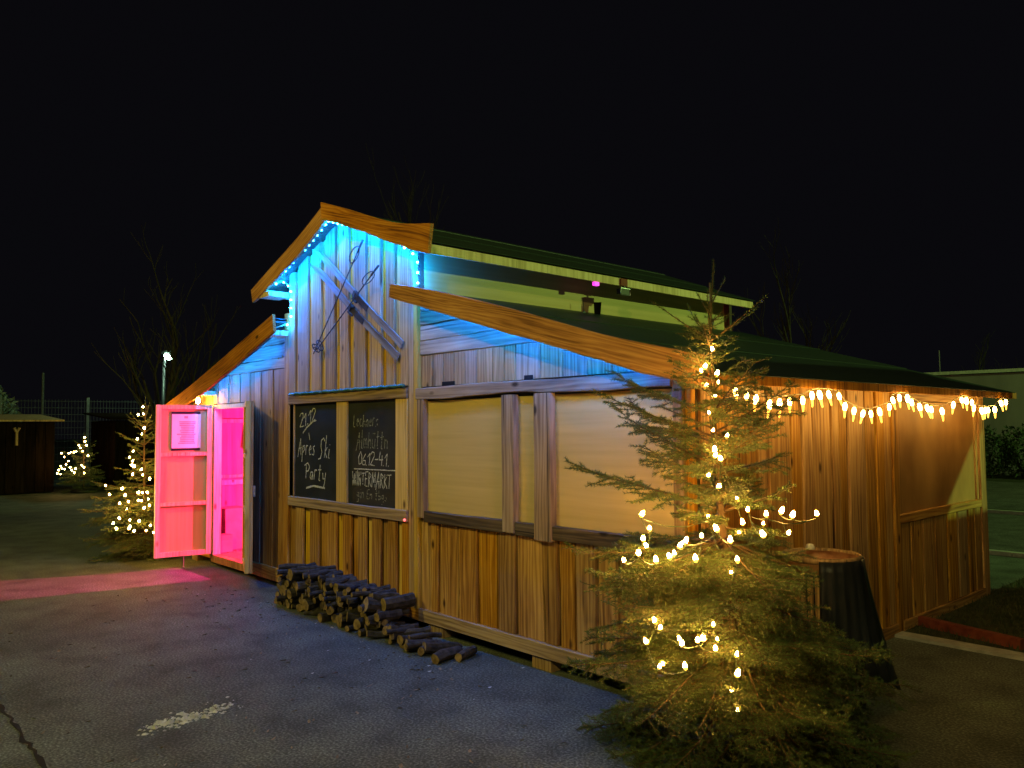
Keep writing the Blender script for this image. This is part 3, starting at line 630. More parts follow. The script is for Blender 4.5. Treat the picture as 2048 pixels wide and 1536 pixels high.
# ------------------------------------------------------------------ chalk writing
G = {
 '2': [[(0, .8), (.15, 1), (.4, .95), (.42, .7), (.0, .05), (.5, .0)]], '1': [[(.0, .65), (.28, 1), (.22, 0)]], '.': [[(.05, .0), (.12, .06)]], '0': [[(.25, 1), (.02, .6), (.1, .05), (.38, .1), (.42, .7), (.25, 1)]],
 '6': [[(.4, .95), (.08, .5), (.1, .05), (.4, .05), (.42, .4), (.1, .42)]], '4': [[(.15, 1), (.02, .42), (.5, .45)], [(.38, .75), (.33, 0)]], '-': [[(.05, .45), (.4, .48)]],
 'A': [[(0, -.15), (.3, 1), (.42, -.05)], [(.08, .35), (.45, .42)]], 'p': [[(.1, .6), (.02, -.5)], [(.08, .5), (.3, .62), (.36, .35), (.08, .12)]], 'r': [[(.08, .6), (.05, 0)], [(.06, .4), (.18, .6), (.32, .55)]],
 'è': [[(.05, .3), (.32, .38), (.22, .6), (.04, .35), (.12, .02), (.34, .08)], [(-.1, 1.35), (.08, .92)]], 'e': [[(.05, .3), (.32, .38), (.22, .6), (.04, .35), (.12, .02), (.34, .08)]],
 's': [[(.32, .58), (.08, .5), (.26, .25), (.2, .0), (.0, .05)]], 'S': [[(.6, 1.1), (.45, 1.3), (.18, 1.1), (.2, .7), (.36, .35), (.25, -.05), (.0, -.15)]], 'k': [[(.12, 1.25), (.04, 0)], [(.3, .6), (.06, .3), (.34, 0)]],
 'i': [[(.08, .55), (.06, .05), (.18, .0)], [(.12, .8), (.13, .84)]], 'P': [[(.1, .9), (.12, 0)], [(-.1, .85), (.25, 1.05), (.48, .8), (.36, .52), (.1, .45)]], 'a': [[(.32, .5), (.1, .5), (.04, .15), (.2, .02), (.34, .5), (.36, .02)]],
 't': [[(.18, 1.0), (.14, .02), (.26, .0)], [(0, .66), (.34, .7)]], 'y': [[(.04, .55), (.12, .15), (.32, .2)], [(.36, .6), (.3, -.1), (.2, -.45)]], 'L': [[(.05, 1), (.02, .03), (.4, .0)]], 'c': [[(.32, .52), (.1, .55), (.03, .2), (.14, .02), (.34, .08)]],
 'h': [[(.08, 1), (.04, 0)], [(.06, .4), (.22, .58), (.32, .4), (.32, 0)]], 'n': [[(.05, .58), (.04, 0)], [(.05, .4), (.22, .58), (.32, .4), (.32, 0)]], 'l': [[(.1, 1.05), (.08, .05), (.18, 0)]], 'm': [[(.04, .58), (.03, 0)], [(.04, .4), (.16, .58), (.23, .4), (.23, 0)], [(.23, .4), (.36, .58), (.44, .4), (.44, 0)]],
 'ü': [[(.05, .58), (.06, .1), (.22, .02), (.33, .2), (.34, .58), (.35, 0)], [(.1, .85), (.12, .9)], [(.27, .85), (.29, .9)]], 'W': [[(0, 1), (.14, 0), (.28, .85), (.42, 0), (.52, 1)]], 'I': [[(.08, 1), (.08, 0)]], 'N': [[(.04, 0), (.06, 1), (.34, .0), (.36, 1)]],
 'T': [[(.2, 1), (.2, 0)], [(0, .97), (.42, 1)]], 'E': [[(.4, 1), (.06, .97), (.05, .02), (.38, .0)], [(.06, .5), (.3, .52)]], 'R': [[(.05, 0), (.06, 1), (.36, .82), (.08, .5), (.42, -.05)]], 'M': [[(.03, 0), (.08, 1), (.24, .3), (.42, 1), (.46, 0)]], 'K': [[(.06, 1), (.06, 0)], [(.38, 1), (.08, .48), (.42, -.02)]],
 'g': [[(.3, .52), (.1, .5), (.05, .2), (.28, .15), (.32, .55), (.28, -.35), (.06, -.4)]], 'b': [[(.08, 1), (.06, .02), (.3, .1), (.3, .4), (.08, .4)]], 'o': [[(.2, .55), (.04, .3), (.18, .02), (.34, .25), (.2, .55)]], ' ': [],
}
WID = {'m': .55, 'W': .62, 'M': .56, '.': .2, '1': .38, 'i': .26, 'l': .25, 'I': .2, ' ': .32, 'S': .68, 'A': .55, 'P': .55, '-': .5}
def chalk(name, text, x, z, h, width, parent, mat='chalk', rot=0., wd=.007, y=-.0372, lines=(), slant=.08, wipe=0.0):
    tot = sum(WID.get(c, .46) for c in text); sx = width / max(tot, .01)
    mb = MB(); r = random.Random(text + str(x))
    def stroke(pts):
        P = []
        for a, b in zip(pts[:-1], pts[1:]):
            n = max(2, int(math.hypot(b[0] - a[0], b[1] - a[1]) / .012))
            P += [(a[0] + (b[0] - a[0]) * i / n, a[1] + (b[1] - a[1]) * i / n) for i in range(n)]
        P.append(pts[-1])
        P = [(p[0] + r.uniform(-.0015, .0015), p[1] + r.uniform(-.0015, .0015)) for p in P]
        for a, b in zip(P[:-1], P[1:]):
            if r.random() < wipe: continue
            dx, dz = b[0] - a[0], b[1] - a[1]; l = math.hypot(dx, dz) or 1; q = wd * r.uniform(.65, 1.15) / 2; ox, oz = -dz / l * q, dx / l * q
            mb.add([(a[0] + ox, y, a[1] + oz), (b[0] + ox, y, b[1] + oz), (b[0] - ox, y, b[1] - oz), (a[0] - ox, y, a[1] - oz)], [(0, 1, 2, 3)])
    def tr(p): return (x + p[0] * math.cos(rot) - p[1] * math.sin(rot), z + p[0] * math.sin(rot) + p[1] * math.cos(rot))
    cx = 0
    for ch in text:
        k = r.uniform(.9, 1.1); dz = r.uniform(-.03, .03) * h
        for st in G[ch]: stroke([tr((cx * sx + (px * sx + pz * h * slant), dz + pz * h * k)) for px, pz in st])
        cx += WID.get(ch, .46)
    for ln in lines: stroke([tr(p) for p in ln])
    return mb.build(name, mat, parent, kind='stuff')
b1, b2 = BBS[0], BBS[1]
chalk('chalk_writing', '21.12', -4.635, 1.625, .125, .33, b1, rot=.20, slant=.15, wd=.010, lines=[[(.05, -.06), (.14, -.02), (.32, .02)], [(.05, -.066), (.14, -.026), (.32, .014)]])
chalk('chalk_writing', 'Après', -4.675, 1.36, .15, .36, b1, rot=0, wd=.010)
chalk('chalk_writing', 'Ski', -4.255, 1.345, .16, .22, b1, rot=-.06, wd=.010)
chalk('chalk_writing', 'Party', -4.53, 1.13, .155, .42, b1, rot=-.03, wd=.011, lines=[[(.04, -.085), (.18, -.055), (.40, -.06)], [(.03, -.095), (.18, -.063), (.40, -.067)]])
chalk('chalk_writing', 'Lechners', -3.62, 1.63, .12, .42, b2, 'chalkdim', wd=.010, wipe=.10)
chalk('chalk_writing', 'Almhüttn', -3.57, 1.44, .15, .52, b2, 'chalkdim', wd=.009, wipe=.10)
chalk('chalk_writing', '06.12-4.1.', -3.535, 1.29, .115, .50, b2, wd=.009, lines=[[(-.07, -.035), (.62, -.03)]])
chalk('chalk_writing', 'WINTERMARKT', -3.64, 1.105, .125, .63, b2, wd=.009, wipe=.08)
chalk('chalk_writing', 'gin En tbgs', -3.56, 1.0, .085, .50, b2, 'chalkdim', wd=.008, wipe=.12)

# ------------------------------------------------------------------ skis and poles on the gable
YS = -.052
def ski(name, a, b, label):
    a, b = V((a[0], YS, a[1])), V((b[0], YS, b[1])); d = (b - a); ln = d.length; d.normalize(); sd = d.cross(V((0, 1, 0)))
    root = empty(name, (a + b) / 2, label, 'ski')
    W = M(((sd.x, 0, d.x, a.x), (sd.y, 1, d.y, a.y), (sd.z, 0, d.z, a.z), (0, 0, 0, 1)))
    vs = []; fs = []; n = 22
    for i in range(n + 1):
        t = i / n; s = t * ln
        wd = .036 - .008 * math.sin(math.pi * min(1, max(0, (t - .12) / .85)))
        if t < .14: wd *= max(.05, math.sqrt(max(0, t / .14)))
        y = -.008 - (.05 * (1 - t / .14) ** 2 if t < .14 else 0) - .012 * math.sin(math.pi * t)
        th = .010 if t < .3 or t > .8 else .018
        vs += [(-wd, y, s), (wd, y, s), (wd, y - th, s), (-wd, y - th, s)]
    for i in range(n):
        for k in range(4): p, q = i * 4 + k, i * 4 + (k + 1) % 4; fs.append((p, q, q + 4, p + 4))
    fs += [(3, 2, 1, 0), (n * 4, n * 4 + 1, n * 4 + 2, n * 4 + 3)]
    me = bpy.data.meshes.new('ski_blade'); me.from_pydata(vs, [], fs); me.materials.append(MAT['ski']); fix_normals(me); put(bpy.data.objects.new('ski_blade', me), W, root)
    bd = MB(); c = ln * .58
    bd.box((-.028, -.046, c - .14), (.028, -.0375, c + .14)); bd.box((-.046, -.062, c - .12), (-.029, -.038, c - .04)); bd.box((.029, -.062, c - .12), (.042, -.038, c - .06)); bd.box((-.027, -.056, c - .14), (.027, -.0465, c - .10))
    me = bpy.data.meshes.new('binding'); me.from_pydata(bd.v, [], bd.f); me.materials.append(MAT['skidark']); fix_normals(me); put(bpy.data.objects.new('binding', me), W, root)
ski('ski', (-4.245, 3.34), (-2.80, 2.30), 'upper old wooden ski of the crossed pair on the gable')
ski('ski', (-4.33, 3.22), (-2.86, 2.20), 'lower old wooden ski of the crossed pair on the gable')
def pole(a, b, label, y):
    a, b = V((a[0], y, a[1])), V((b[0], y, b[1])); d = (b - a).normalized(); root = empty('ski_pole', (a + b) / 2, label, 'ski pole')
    MB().tube([a, b], .0055, 8).build('shaft', 'skidark', root, True)
    MB().tube([a - d * .01, a + d * .12], .010, 8).build('grip', 'skidark', root, True)
    st = MB(); pts = []
    for i in range(17):
        t = 2 * math.pi * i / 16; pts.append(a + d * (.10 + .09 * math.cos(t)) + V((.065 * math.sin(t) - .05, -.01, -.02 * math.sin(t) - .03)))
    st.tube(pts, .005, 5).build('wrist_strap', 'skidark', root)
    bs = MB(); u = d.cross(V((0, 1, 0))); c = b - d * .07; ring = [c + u * .062 * math.cos(2 * math.pi * i / 14) + V((0, 1, 0)) * .030 * math.sin(2 * math.pi * i / 14) for i in range(15)]
    bs.tube(ring, .006, 5)
    for i in (0, 3, 7, 10): bs.tube([c, ring[i]], .004, 4)
    bs.build('basket', 'skidark', root)
pole((-3.345, 3.26), (-4.225, 2.33), 'ski pole leaning right with its strap near the gable top', -.112)
pole((-3.07, 2.99), (-4.13, 2.36), 'flatter ski pole crossing the skis with its strap lower down', -.128)

# ------------------------------------------------------------------ blue rope light
ICO = None
def ball(rad, sub=1):
    bm = bmesh.new(); bmesh.ops.create_icosphere(bm, subdivisions=sub, radius=rad); me = bpy.data.meshes.new('bulb'); bm.to_mesh(me); bm.free(); return me
led_me = ball(.0105, 1); led_me.materials.append(MAT['led'])
def ropelight(route, label, spacing=.105):
    pts = [V(p) for p in route]; c = sum(pts, V()) / len(pts)
    root = empty('rope_light', c, label, 'string light', 'blue rope lights on the gable')
    MB().tube(pts, .006, 6, cap=True).build('cable', 'cable', root, True)
    d = 0; nxt = .03
    for a, b in zip(pts[:-1], pts[1:]):
        l = (b - a).length
        while nxt < d + l:
            p = a + (b - a) * ((nxt - d) / l); o = bpy.data.objects.new('bulb', led_me); put(o, M.Translation(p + V((0, 0, -.010))), root); nxt += spacing
        d += l
ropelight([(-3.79, -.213, 3.505), (-4.0, -.216, 3.41), (-4.18, -.216, 3.335), (-4.62, -.216, 3.178), (-5.03, -.19, 3.10), (-4.91, -.085, 3.13), (-4.80, -.065, 3.06), (-4.795, -.062, 2.75)], 'blue rope light along the left slope of the gable and down its edge', .085)
ropelight([(-3.74, -.240, 3.505), (-3.2, -.240, 3.335), (-2.72, -.240, 3.15), (-2.60, -.12, 3.05), (-2.585, -.062, 3.0), (-2.58, -.062, 2.70)], 'blue rope light behind the right gable board and down its edge', .085)
ropelight([(-2.55, -.24, 2.665), (-2.0, -.24, 2.505), (-1.36, -.24, 2.315), (-.7, -.24, 2.12), (-.12, -.24, 1.955)], 'blue rope light hidden behind the long right fascia board', .28)
ropelight([(-4.80, -.07, 2.69), (-4.98, -.19, 2.63), (-5.2, -.208, 2.54), (-5.9, -.208, 2.32), (-6.7, -.208, 2.10)], 'blue rope light behind the lower left fascia board', .24)

# ------------------------------------------------------------------ small fittings
fl = empty('floodlight', (-2.36, 2.27, 2.93), 'small unlit floodlight on a bracket under the upper eave', 'floodlight')
MB().box((-2.371, 2.20, 2.99), (-2.355, 2.30, 3.06)).build('mounting_plate', 'rust', fl)
MB().tube([(-2.363, 2.25, 2.989), (-2.363, 2.25, 2.962)], .012, 6).build('bracket_arm', 'black', fl)
MB().box((-2.40, 2.185, 2.905), (-2.345, 2.315, 2.961)).build('housing', 'black', fl)
ff = MB(); ff.tube([(-2.342, 2.18, 2.90), (-2.342, 2.32, 2.90), (-2.342, 2.32, 2.962), (-2.342, 2.18, 2.962), (-2.342, 2.18, 2.90)], .006, 5); ff.build('lamp_frame', 'steel', fl)
pl = MB().box((-2.405, 1.84, 2.955), (-2.372, 1.90, 2.988)).build('small_glow', 'pinkleak'); tag(pl, 'tiny magenta glow standing in for light leaking out under the upper eave', 'lamp')  # glowing box imitates pink interior light leaking through a gap, no lamp here
rl = MB(); rl.lathe([(.001, -.012), (.010, -.006), (.012, .0), (.010, .006), (.001, .012)], 8, (-2.742, -.085, .872)); ro = rl.build('small_glow', 'redled', smooth=True); tag(ro, 'tiny red lamp at the lower right corner of the blackboard frame', 'lamp')
# scrap of felt and a clamp standing on the lean-to roof by the clerestory
fp = MB(); fp.prism([(2.03, 2.675), (2.10, 2.67), (2.125, 2.84), (2.02, 2.83)], 'x', -2.555, -2.545); o = fp.build('felt_flap', 'hutdark'); tag(o, 'dark felt flap standing up on the lean-to roof', 'flap')
fq = empty('bent_clamp', (-2.5, 1.9, 2.66), 'black bent clamp with a thin rod lying on the lean-to roof', 'clamp')
MB().prism([(1.82, 2.678), (1.99, 2.678), (1.95, 2.715), (1.90, 2.70), (1.86, 2.725), (1.83, 2.71)], 'x', -2.57, -2.53).build('clamp_body', 'black', fq)
MB().tube([(-2.55, 1.865, 2.71), (-2.55, 1.865, 2.83)], .003, 5).build('rod', 'black', fq)
el = empty('eave_bulb', (-7.05, -.12, 1.98), 'single warm bulb under the left eave above the door', 'lamp')
e2 = MB(); e2.lathe([(.001, -.04), (.018, -.03), (.024, .0), (.012, .035), (.001, .04)], 8, (-6.98, -.17, 1.965)); e2.build('bulb', 'bulb', el, True)
MB().tube([(-6.98, -.17, 2.006), (-6.98, -.17, 2.06)], .012, 6).build('socket', 'black', el)

# ------------------------------------------------------------------ icicle garland along the side eave
GARL = [(-0.01, 1.84), (0.09, 1.82), (0.22, 1.8), (0.35, 1.77), (0.44, 1.78), (0.58, 1.79), (0.72, 1.8), (0.82, 1.83), (0.94, 1.86), (1.04, 1.89), (1.16, 1.83), (1.29, 1.77), (1.4, 1.74), (1.52, 1.72), (1.66, 1.72), (1.77, 1.74), (1.92, 1.77), (2.01, 1.82), (2.11, 1.87), (2.23, 1.84), (2.34, 1.81), (2.46, 1.78), (2.58, 1.77), (2.71, 1.76), (2.9, 1.75), (3.14, 1.8), (3.36, 1.86), (3.44, 1.84), (3.55, 1.82), (3.65, 1.78), (3.79, 1.76), (3.87, 1.76), (4.0, 1.76), (4.13, 1.77), (4.27, 1.83), (4.48, 1.84)]
gr = empty('icicle_garland', (.27, 2.2, 1.8), 'garland of glowing icicle lights sagging along the side eave', 'string light')
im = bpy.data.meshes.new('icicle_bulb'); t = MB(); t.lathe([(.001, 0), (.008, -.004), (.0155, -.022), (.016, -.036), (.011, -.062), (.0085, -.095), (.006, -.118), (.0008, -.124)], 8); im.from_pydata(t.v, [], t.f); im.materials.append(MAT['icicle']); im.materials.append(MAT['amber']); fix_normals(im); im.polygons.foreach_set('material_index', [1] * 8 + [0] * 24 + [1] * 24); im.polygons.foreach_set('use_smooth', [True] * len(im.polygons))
GP = [V((.285 + .01 * math.sin(i * 2.1), y, min(z, 1.84))) for i, (y, z) in enumerate(GARL)]
MB().tube(GP, .003, 5).build('cable', 'cable', gr)
for i, p in enumerate(GP):
    o = bpy.data.objects.new('icicle_bulb', im)
    tilt = random.choice((-.35, .12, .3, -.1, .05, .22)); sc = random.uniform(.85, 1.1)
    sc *= .86
    put(o, M.Translation(p - V((0, 0, .012))) @ M.Rotation(tilt, 4, 'X') @ M.Rotation(random.uniform(-.15, .15), 4, 'Y') @ M.Scale(sc, 4), gr)
    o2 = MB().tube([p + V((0, 0, .004)), p - V((0, 0, .018))], .006, 6).build('bulb_cap', 'cable', gr)

# ------------------------------------------------------------------ spruces with fairy lights
def spruce(name, base, top, H, prof, nwh, per, nden, nlen, nwid, seed, label, stand, zlow=.10, fine=True, trim=None):
    r = np.random.default_rng(seed); base = np.array([*base, 0.]); topv = np.array([*top, H])
    root = empty(name, (base[0], base[1], 0), label, 'Christmas tree', 'decorated spruces')
    axis = lambda z: base + (topv - base) * (z / H) + np.array([.012 * math.sin(z * 3.1), .012 * math.cos(z * 2.3), 0])
    tr = MB(); zs = np.linspace(.0, H - .12, 14); tr.tube([axis(z) for z in zs], [max(.005, .036 * H / 2.5 * (1 - z / H)) for z in zs], 9); tr.build('trunk', 'sprucebark', root, True)
    bw = MB(); segs = []     # needle-bearing segments: p0, p1, density factor
    def limb(p, d, ln, droop, up, rad, lvl, s0=.30):
        n = max(3, int(ln / .07)); pts = [p]; d = d / np.linalg.norm(d); st = ln / n
        for i in range(n):
            t = (i + 1) / n
            d = d + np.array([0, 0, (-droop * (1 - t) + up * t) * .35 * st / .07 * .5]) + r.normal(0, .035, 3); d = d / np.linalg.norm(d)
            pts.append(pts[-1] + d * st)
        for q in pts:
            if q[2] < .015: q[2] = .015 + r.uniform(0, .03)
        bw.tube(pts, [max(.0012, rad * (1 - .8 * i / n)) for i in range(n + 1)], 5 if lvl == 0 else 3, cap=False)
        s0 = s0 if lvl == 0 else 0
        for i in range(n):
            if (i + 1) / n > s0: segs.append((pts[i], pts[i + 1], 1.0 if lvl else .8))
        return pts
    def side(pts, ln, lvl, sp=1.0, ts=.16, brush=False):
        n = len(pts) - 1; step = (.046 if fine else .07) * sp
        m = int(ln / step)
        for j in range(m):
            t = ts + (1 - ts) * (j + r.uniform(.2, .8)) / max(m, 1); k = min(int(t * n), n - 1); f = t * n - k
            p = pts[k] + (pts[k + 1] - pts[k]) * min(f, 1); d = pts[k + 1] - pts[k]; d = d / np.linalg.norm(d)
            for sgn in ((-1, 1) if r.random() < .75 else (r.choice((-1, 1)),)):
                sd = np.cross(d, [0, 0, 1.]); sd = sd / (np.linalg.norm(sd) + 1e-6) * sgn
                l2 = (.42 * ln * (1 - t) + .07) * r.uniform(.7, 1.25) * (1 if lvl == 0 else .6)
                if brush: l2 = (.30 * ln * (1 - t) + .06) * r.uniform(.6, 1.3) * (1 if lvl == 0 else .5)
                q = limb(p, d * r.uniform(.55, .9) + sd * .9 + np.array([0, 0, r.uniform(-.45, .22)]), l2, .4, .25, .0028, 1)
                if lvl == 0 and l2 > (.10 if brush else .14): side(q, l2, 1, sp, .16, brush)
    for wI in range(nwh):
        t = (wI + .2) / nwh; z = zlow + (H - .30 - zlow) * t ** .92
        upper = t > .46
        nb = per + (1 if r.random() < .4 else 0)
        short = upper and wI % 2 == 1
        if upper: nb = (4 if t < .68 else 3)
        a0 = r.uniform(0, 6.28)
        for b in range(nb):
            a = a0 + 6.283 * b / nb + r.normal(0, .22); R = prof(z) * r.uniform(.72, 1.14) * (.5 if short else 1) * (.7 if t > .82 else 1)
            if trim and z > .70: R *= 1 - .42 * max(0, math.cos(a - trim)) ** 1.5
            el = (-.08 + r.normal(0, .17)) if not upper else (.20 + .85 * (t - .46) + r.normal(0, .12))
            bare = fine and .17 < z < .44
            d = np.array([math.cos(a) * math.cos(el), math.sin(a) * math.cos(el), math.sin(el)])
            pts = limb(axis(z + r.normal(0, .02)), d, R / math.cos(el) * 1.0, .5 * (1 - t), .35, .010 * (1 - .5 * t), 0, .62 if bare else .30)
            side(pts, R, 0, .82 if upper else 1.0, .55 if bare else .16, upper)
    # leader shoots
    tp = axis(H - .36)
    limb(tp, np.array([0, 0, 1.]), .36, 0, 0, .007, 1)
    for q in range(4):
        a = q * 1.57 + .5; limb(axis(H - .24 - .03 * q), np.array([math.cos(a) * .45, math.sin(a) * .45, .9]), .15 + .04 * r.random(), -.1, .2, .005, 1)
    for q in range(5):
        a = q * 1.3; limb(axis(H - .42), np.array([math.cos(a), math.sin(a), .55]), prof(H - .4) * .9 + .1, 0, .3, .005, 1)
    bw.build('branches', 'spruce_twig', root)
    A = np.array([s[0] for s in segs]); B = np.array([s[1] for s in segs]); den = np.array([s[2] for s in segs]); ln = np.linalg.norm(B - A, axis=1)
    cnt = np.maximum(1, (ln * nden * den).astype(int)); idx = np.repeat(np.arange(len(A)), cnt); n = len(idx)
    P = A[idx] + (B - A)[idx] * r.uniform(0, 1, (n, 1)); D = ((B - A) / (ln[:, None] + 1e-9))[idx]
    Q = r.normal(0, 1, (n, 3)); Q[:, 2] += .25; Q -= D * np.sum(Q * D, 1, keepdims=True); Q /= np.linalg.norm(Q, axis=1, keepdims=True) + 1e-9
    nd = Q * .85 + D * .62; nd /= np.linalg.norm(nd, axis=1, keepdims=True); wv = np.cross(nd, r.normal(0, 1, (n, 3))); wv /= np.linalg.norm(wv, axis=1, keepdims=True) + 1e-9
    l = nlen * r.uniform(.7, 1.2, (n, 1)); v = np.stack([P - wv * nwid, P + wv * nwid, P + nd * l], 1); v[:, :, 2] = np.maximum(v[:, :, 2], .006)
    c = tris('crown', v, 'needle', root)
    # stand
    sb = MB(); R0 = stand; sb.lathe([(.001, .0), (R0, .0), (R0 * 1.04, .03), (R0, .085), (R0 * .6, .10), (.055, .105), (.055, .16), (.04, .16), (.04, .02), (.001, .02)], 20, (base[0], base[1], .001)); sb.build('stand', 'black', root, True)
    return root, n
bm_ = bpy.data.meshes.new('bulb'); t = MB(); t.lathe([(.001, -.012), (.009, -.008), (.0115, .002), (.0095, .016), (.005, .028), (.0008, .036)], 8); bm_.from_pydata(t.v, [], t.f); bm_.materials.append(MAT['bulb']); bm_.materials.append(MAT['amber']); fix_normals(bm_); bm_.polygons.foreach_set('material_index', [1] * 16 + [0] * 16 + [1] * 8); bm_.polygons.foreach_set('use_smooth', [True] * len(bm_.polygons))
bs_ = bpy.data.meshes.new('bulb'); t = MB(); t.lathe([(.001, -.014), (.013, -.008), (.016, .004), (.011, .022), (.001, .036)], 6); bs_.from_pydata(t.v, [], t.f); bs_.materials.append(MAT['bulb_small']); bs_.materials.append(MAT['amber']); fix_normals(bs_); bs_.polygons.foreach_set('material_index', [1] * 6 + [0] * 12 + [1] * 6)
def lights(pts, mesh, label, scale=(.5, .95), wire='greencable'):
    c = sum((V(p) for p in pts), V()) / len(pts)
    root = empty('fairy_lights', c, label, 'string light', 'warm fairy lights on the spruces')
    left = sorted(pts, key=lambda p: -p[2]); order = [left.pop(0)]
    while left:
        q = order[-1]; k = min(range(len(left)), key=lambda i: (left[i][0] - q[0]) ** 2 + (left[i][1] - q[1]) ** 2 + 1.6 * (left[i][2] - q[2]) ** 2); order.append(left.pop(k))
    path = []
    for a, b in zip(order[:-1], order[1:]):
        a, b = V(a), V(b)
        for t in (0, .33, .66): path.append(a + (b - a) * t - V((0, 0, .10 * (b - a).length * math.sin(math.pi * t) + .014)))
    path.append(V(order[-1]) - V((0, 0, .014)))
    MB().tube(path, .0022, 4).build('cable', wire, root)
    for p in pts:
        o = bpy.data.objects.new('bulb', mesh); sc = random.uniform(*scale); put(o, M.Translation(V(p)) @ M.Rotation(random.uniform(-.5, .5), 4, 'X') @ M.Rotation(random.uniform(-.5, .5), 4, 'Y') @ M.Scale(sc, 4), root)
def pr(zs, rs): return lambda z: float(np.interp(z, zs, rs))
_, NN1 = spruce('spruce_tree', (.45, -.30), (.315, -.30), 2.47, pr([0, .3, .7, 1.1, 1.45, 1.8, 2.1, 2.5], [.62, .80, .80, .75, .66, .50, .29, .05]), 24, 7, 600, .0175, .0013, 5, 'large spruce wrapped in warm lights at the hut corner by the side eave', .20, trim=math.atan2(.743, .669))
TREE = [(0.4, -0.38, 1.99), (0.41, -0.47, 1.9), (0.38, -0.46, 1.88), (0.47, -0.46, 1.86), (0.49, -0.48, 1.82), (0.37, -0.4, 1.81), (0.4, -0.37, 1.76), (0.52, -0.6, 1.67), (0.45, -0.47, 1.59), (0.5, -0.43, 1.56), (0.61, -0.7, 1.5), (0.51, -0.55, 1.47), (0.61, -0.65, 1.46), (0.5, -0.59, 1.38), (0.58, -0.63, 1.33), (0.55, -0.43, 1.26), (0.69, -0.57, 1.23), (0.8, -0.6, 1.22), (0.78, -0.44, 1.22), (0.85, -0.47, 1.21), (0.9, -0.34, 1.21), (0.42, -0.48, 1.17), (0.29, -0.83, 1.2), (0.3, -0.78, 1.13), (0.21, -0.72, 1.07), (0.17, -0.64, 1.02), (0.31, -0.88, 1.03), (0.31, -0.75, 0.98), (0.2, -0.85, 0.98), (0.51, -0.84, 1.08), (0.49, -0.77, 1.09), (0.48, -0.87, 1.03), (0.37, -0.69, 1.01), (0.56, -0.79, 1.02), (0.49, -0.64, 1.1), (0.66, -0.77, 1.16), (0.7, -0.73, 1.11), (0.55, -0.42, 1.1), (0.57, -0.42, 1.15), (0.66, -0.39, 1.15), (0.82, -0.66, 1.14), (0.79, -0.4, 1.12), (0.67, -0.63, 1.01), (0.57, -0.53, 0.93), (0.33, -0.79, 0.71), (0.32, -0.74, 0.67), (0.39, -0.69, 0.62), (0.46, -0.77, 0.63), (0.31, -0.83, 0.62), (0.61, -0.86, 0.69), (0.57, -0.76, 0.67), (0.67, -0.83, 0.76), (0.67, -0.8, 0.69), (0.7, -0.86, 0.67), (0.69, -0.69, 0.61), (0.28, -0.67, 0.48), (0.44, -0.91, 0.55), (0.58, -0.91, 0.58), (0.75, -0.78, 0.56), (0.64, -0.66, 0.44), (0.69, -0.69, 0.37)]
lights(TREE, bm_, 'warm fairy lights wound through the large spruce at the hut corner')
_, NN2 = spruce('spruce_tree', (-8.12, -.42), (-8.06, -.42), 2.06, pr([0, .4, .8, 1.2, 1.6, 2.1], [.60, .72, .60, .42, .26, .04]), 18, 7, 330, .022, .0020, 9, 'smaller spruce with warm lights beside the open pink door', .24, fine=False)
LT = [(-7.79, -0.55, 1.9), (-7.8, -0.6, 1.8), (-7.78, -0.54, 1.81), (-7.78, -0.53, 1.63), (-7.75, -0.57, 1.56), (-7.63, -0.66, 1.5), (-7.52, -0.74, 1.36), (-7.7, -0.72, 1.28), (-7.51, -0.74, 1.24), (-7.6, -0.73, 1.19), (-7.66, -0.68, 1.17), (-7.6, -0.62, 1.13), (-7.46, -0.76, 1.08), (-7.43, -0.65, 1.07), (-7.63, -0.51, 1.01), (-7.56, -1.02, 0.96), (-7.71, -0.94, 0.84), (-7.44, -0.88, 0.92), (-7.55, -0.81, 0.83), (-7.34, -0.73, 0.87), (-7.3, -0.69, 0.87), (-7.44, -0.58, 0.78), (-7.32, -0.53, 0.85), (-7.52, -0.56, 0.85), (-7.62, -0.75, 0.75), (-7.44, -0.9, 0.75), (-7.64, -0.76, 0.66), (-7.56, -0.66, 0.76), (-7.47, -0.65, 0.76), (-7.38, -0.65, 0.68), (-7.54, -0.53, 0.69), (-7.66, -0.91, 0.5), (-7.29, -0.94, 0.59), (-7.5, -0.77, 0.54), (-7.2, -0.85, 0.5), (-7.22, -0.86, 0.47), (-7.45, -0.68, 0.52), (-7.39, -0.57, 0.47), (-7.38, -0.53, 0.38), (-7.32, -0.64, 0.42), (-7.39, -0.94, 0.46), (-7.37, -0.76, 0.42)]
lights(LT, bm_, 'warm fairy lights on the spruce beside the open door', (.5, 1.0))
_, NN3 = spruce('spruce_tree', (-20.4, 1.9), (-20.4, 1.9), 1.6, pr([0, .4, .8, 1.6], [.5, .6, .5, .05]), 10, 6, 160, .03, .003, 13, 'far small spruce with a clump of warm lights near the dark hut', .3, fine=False)
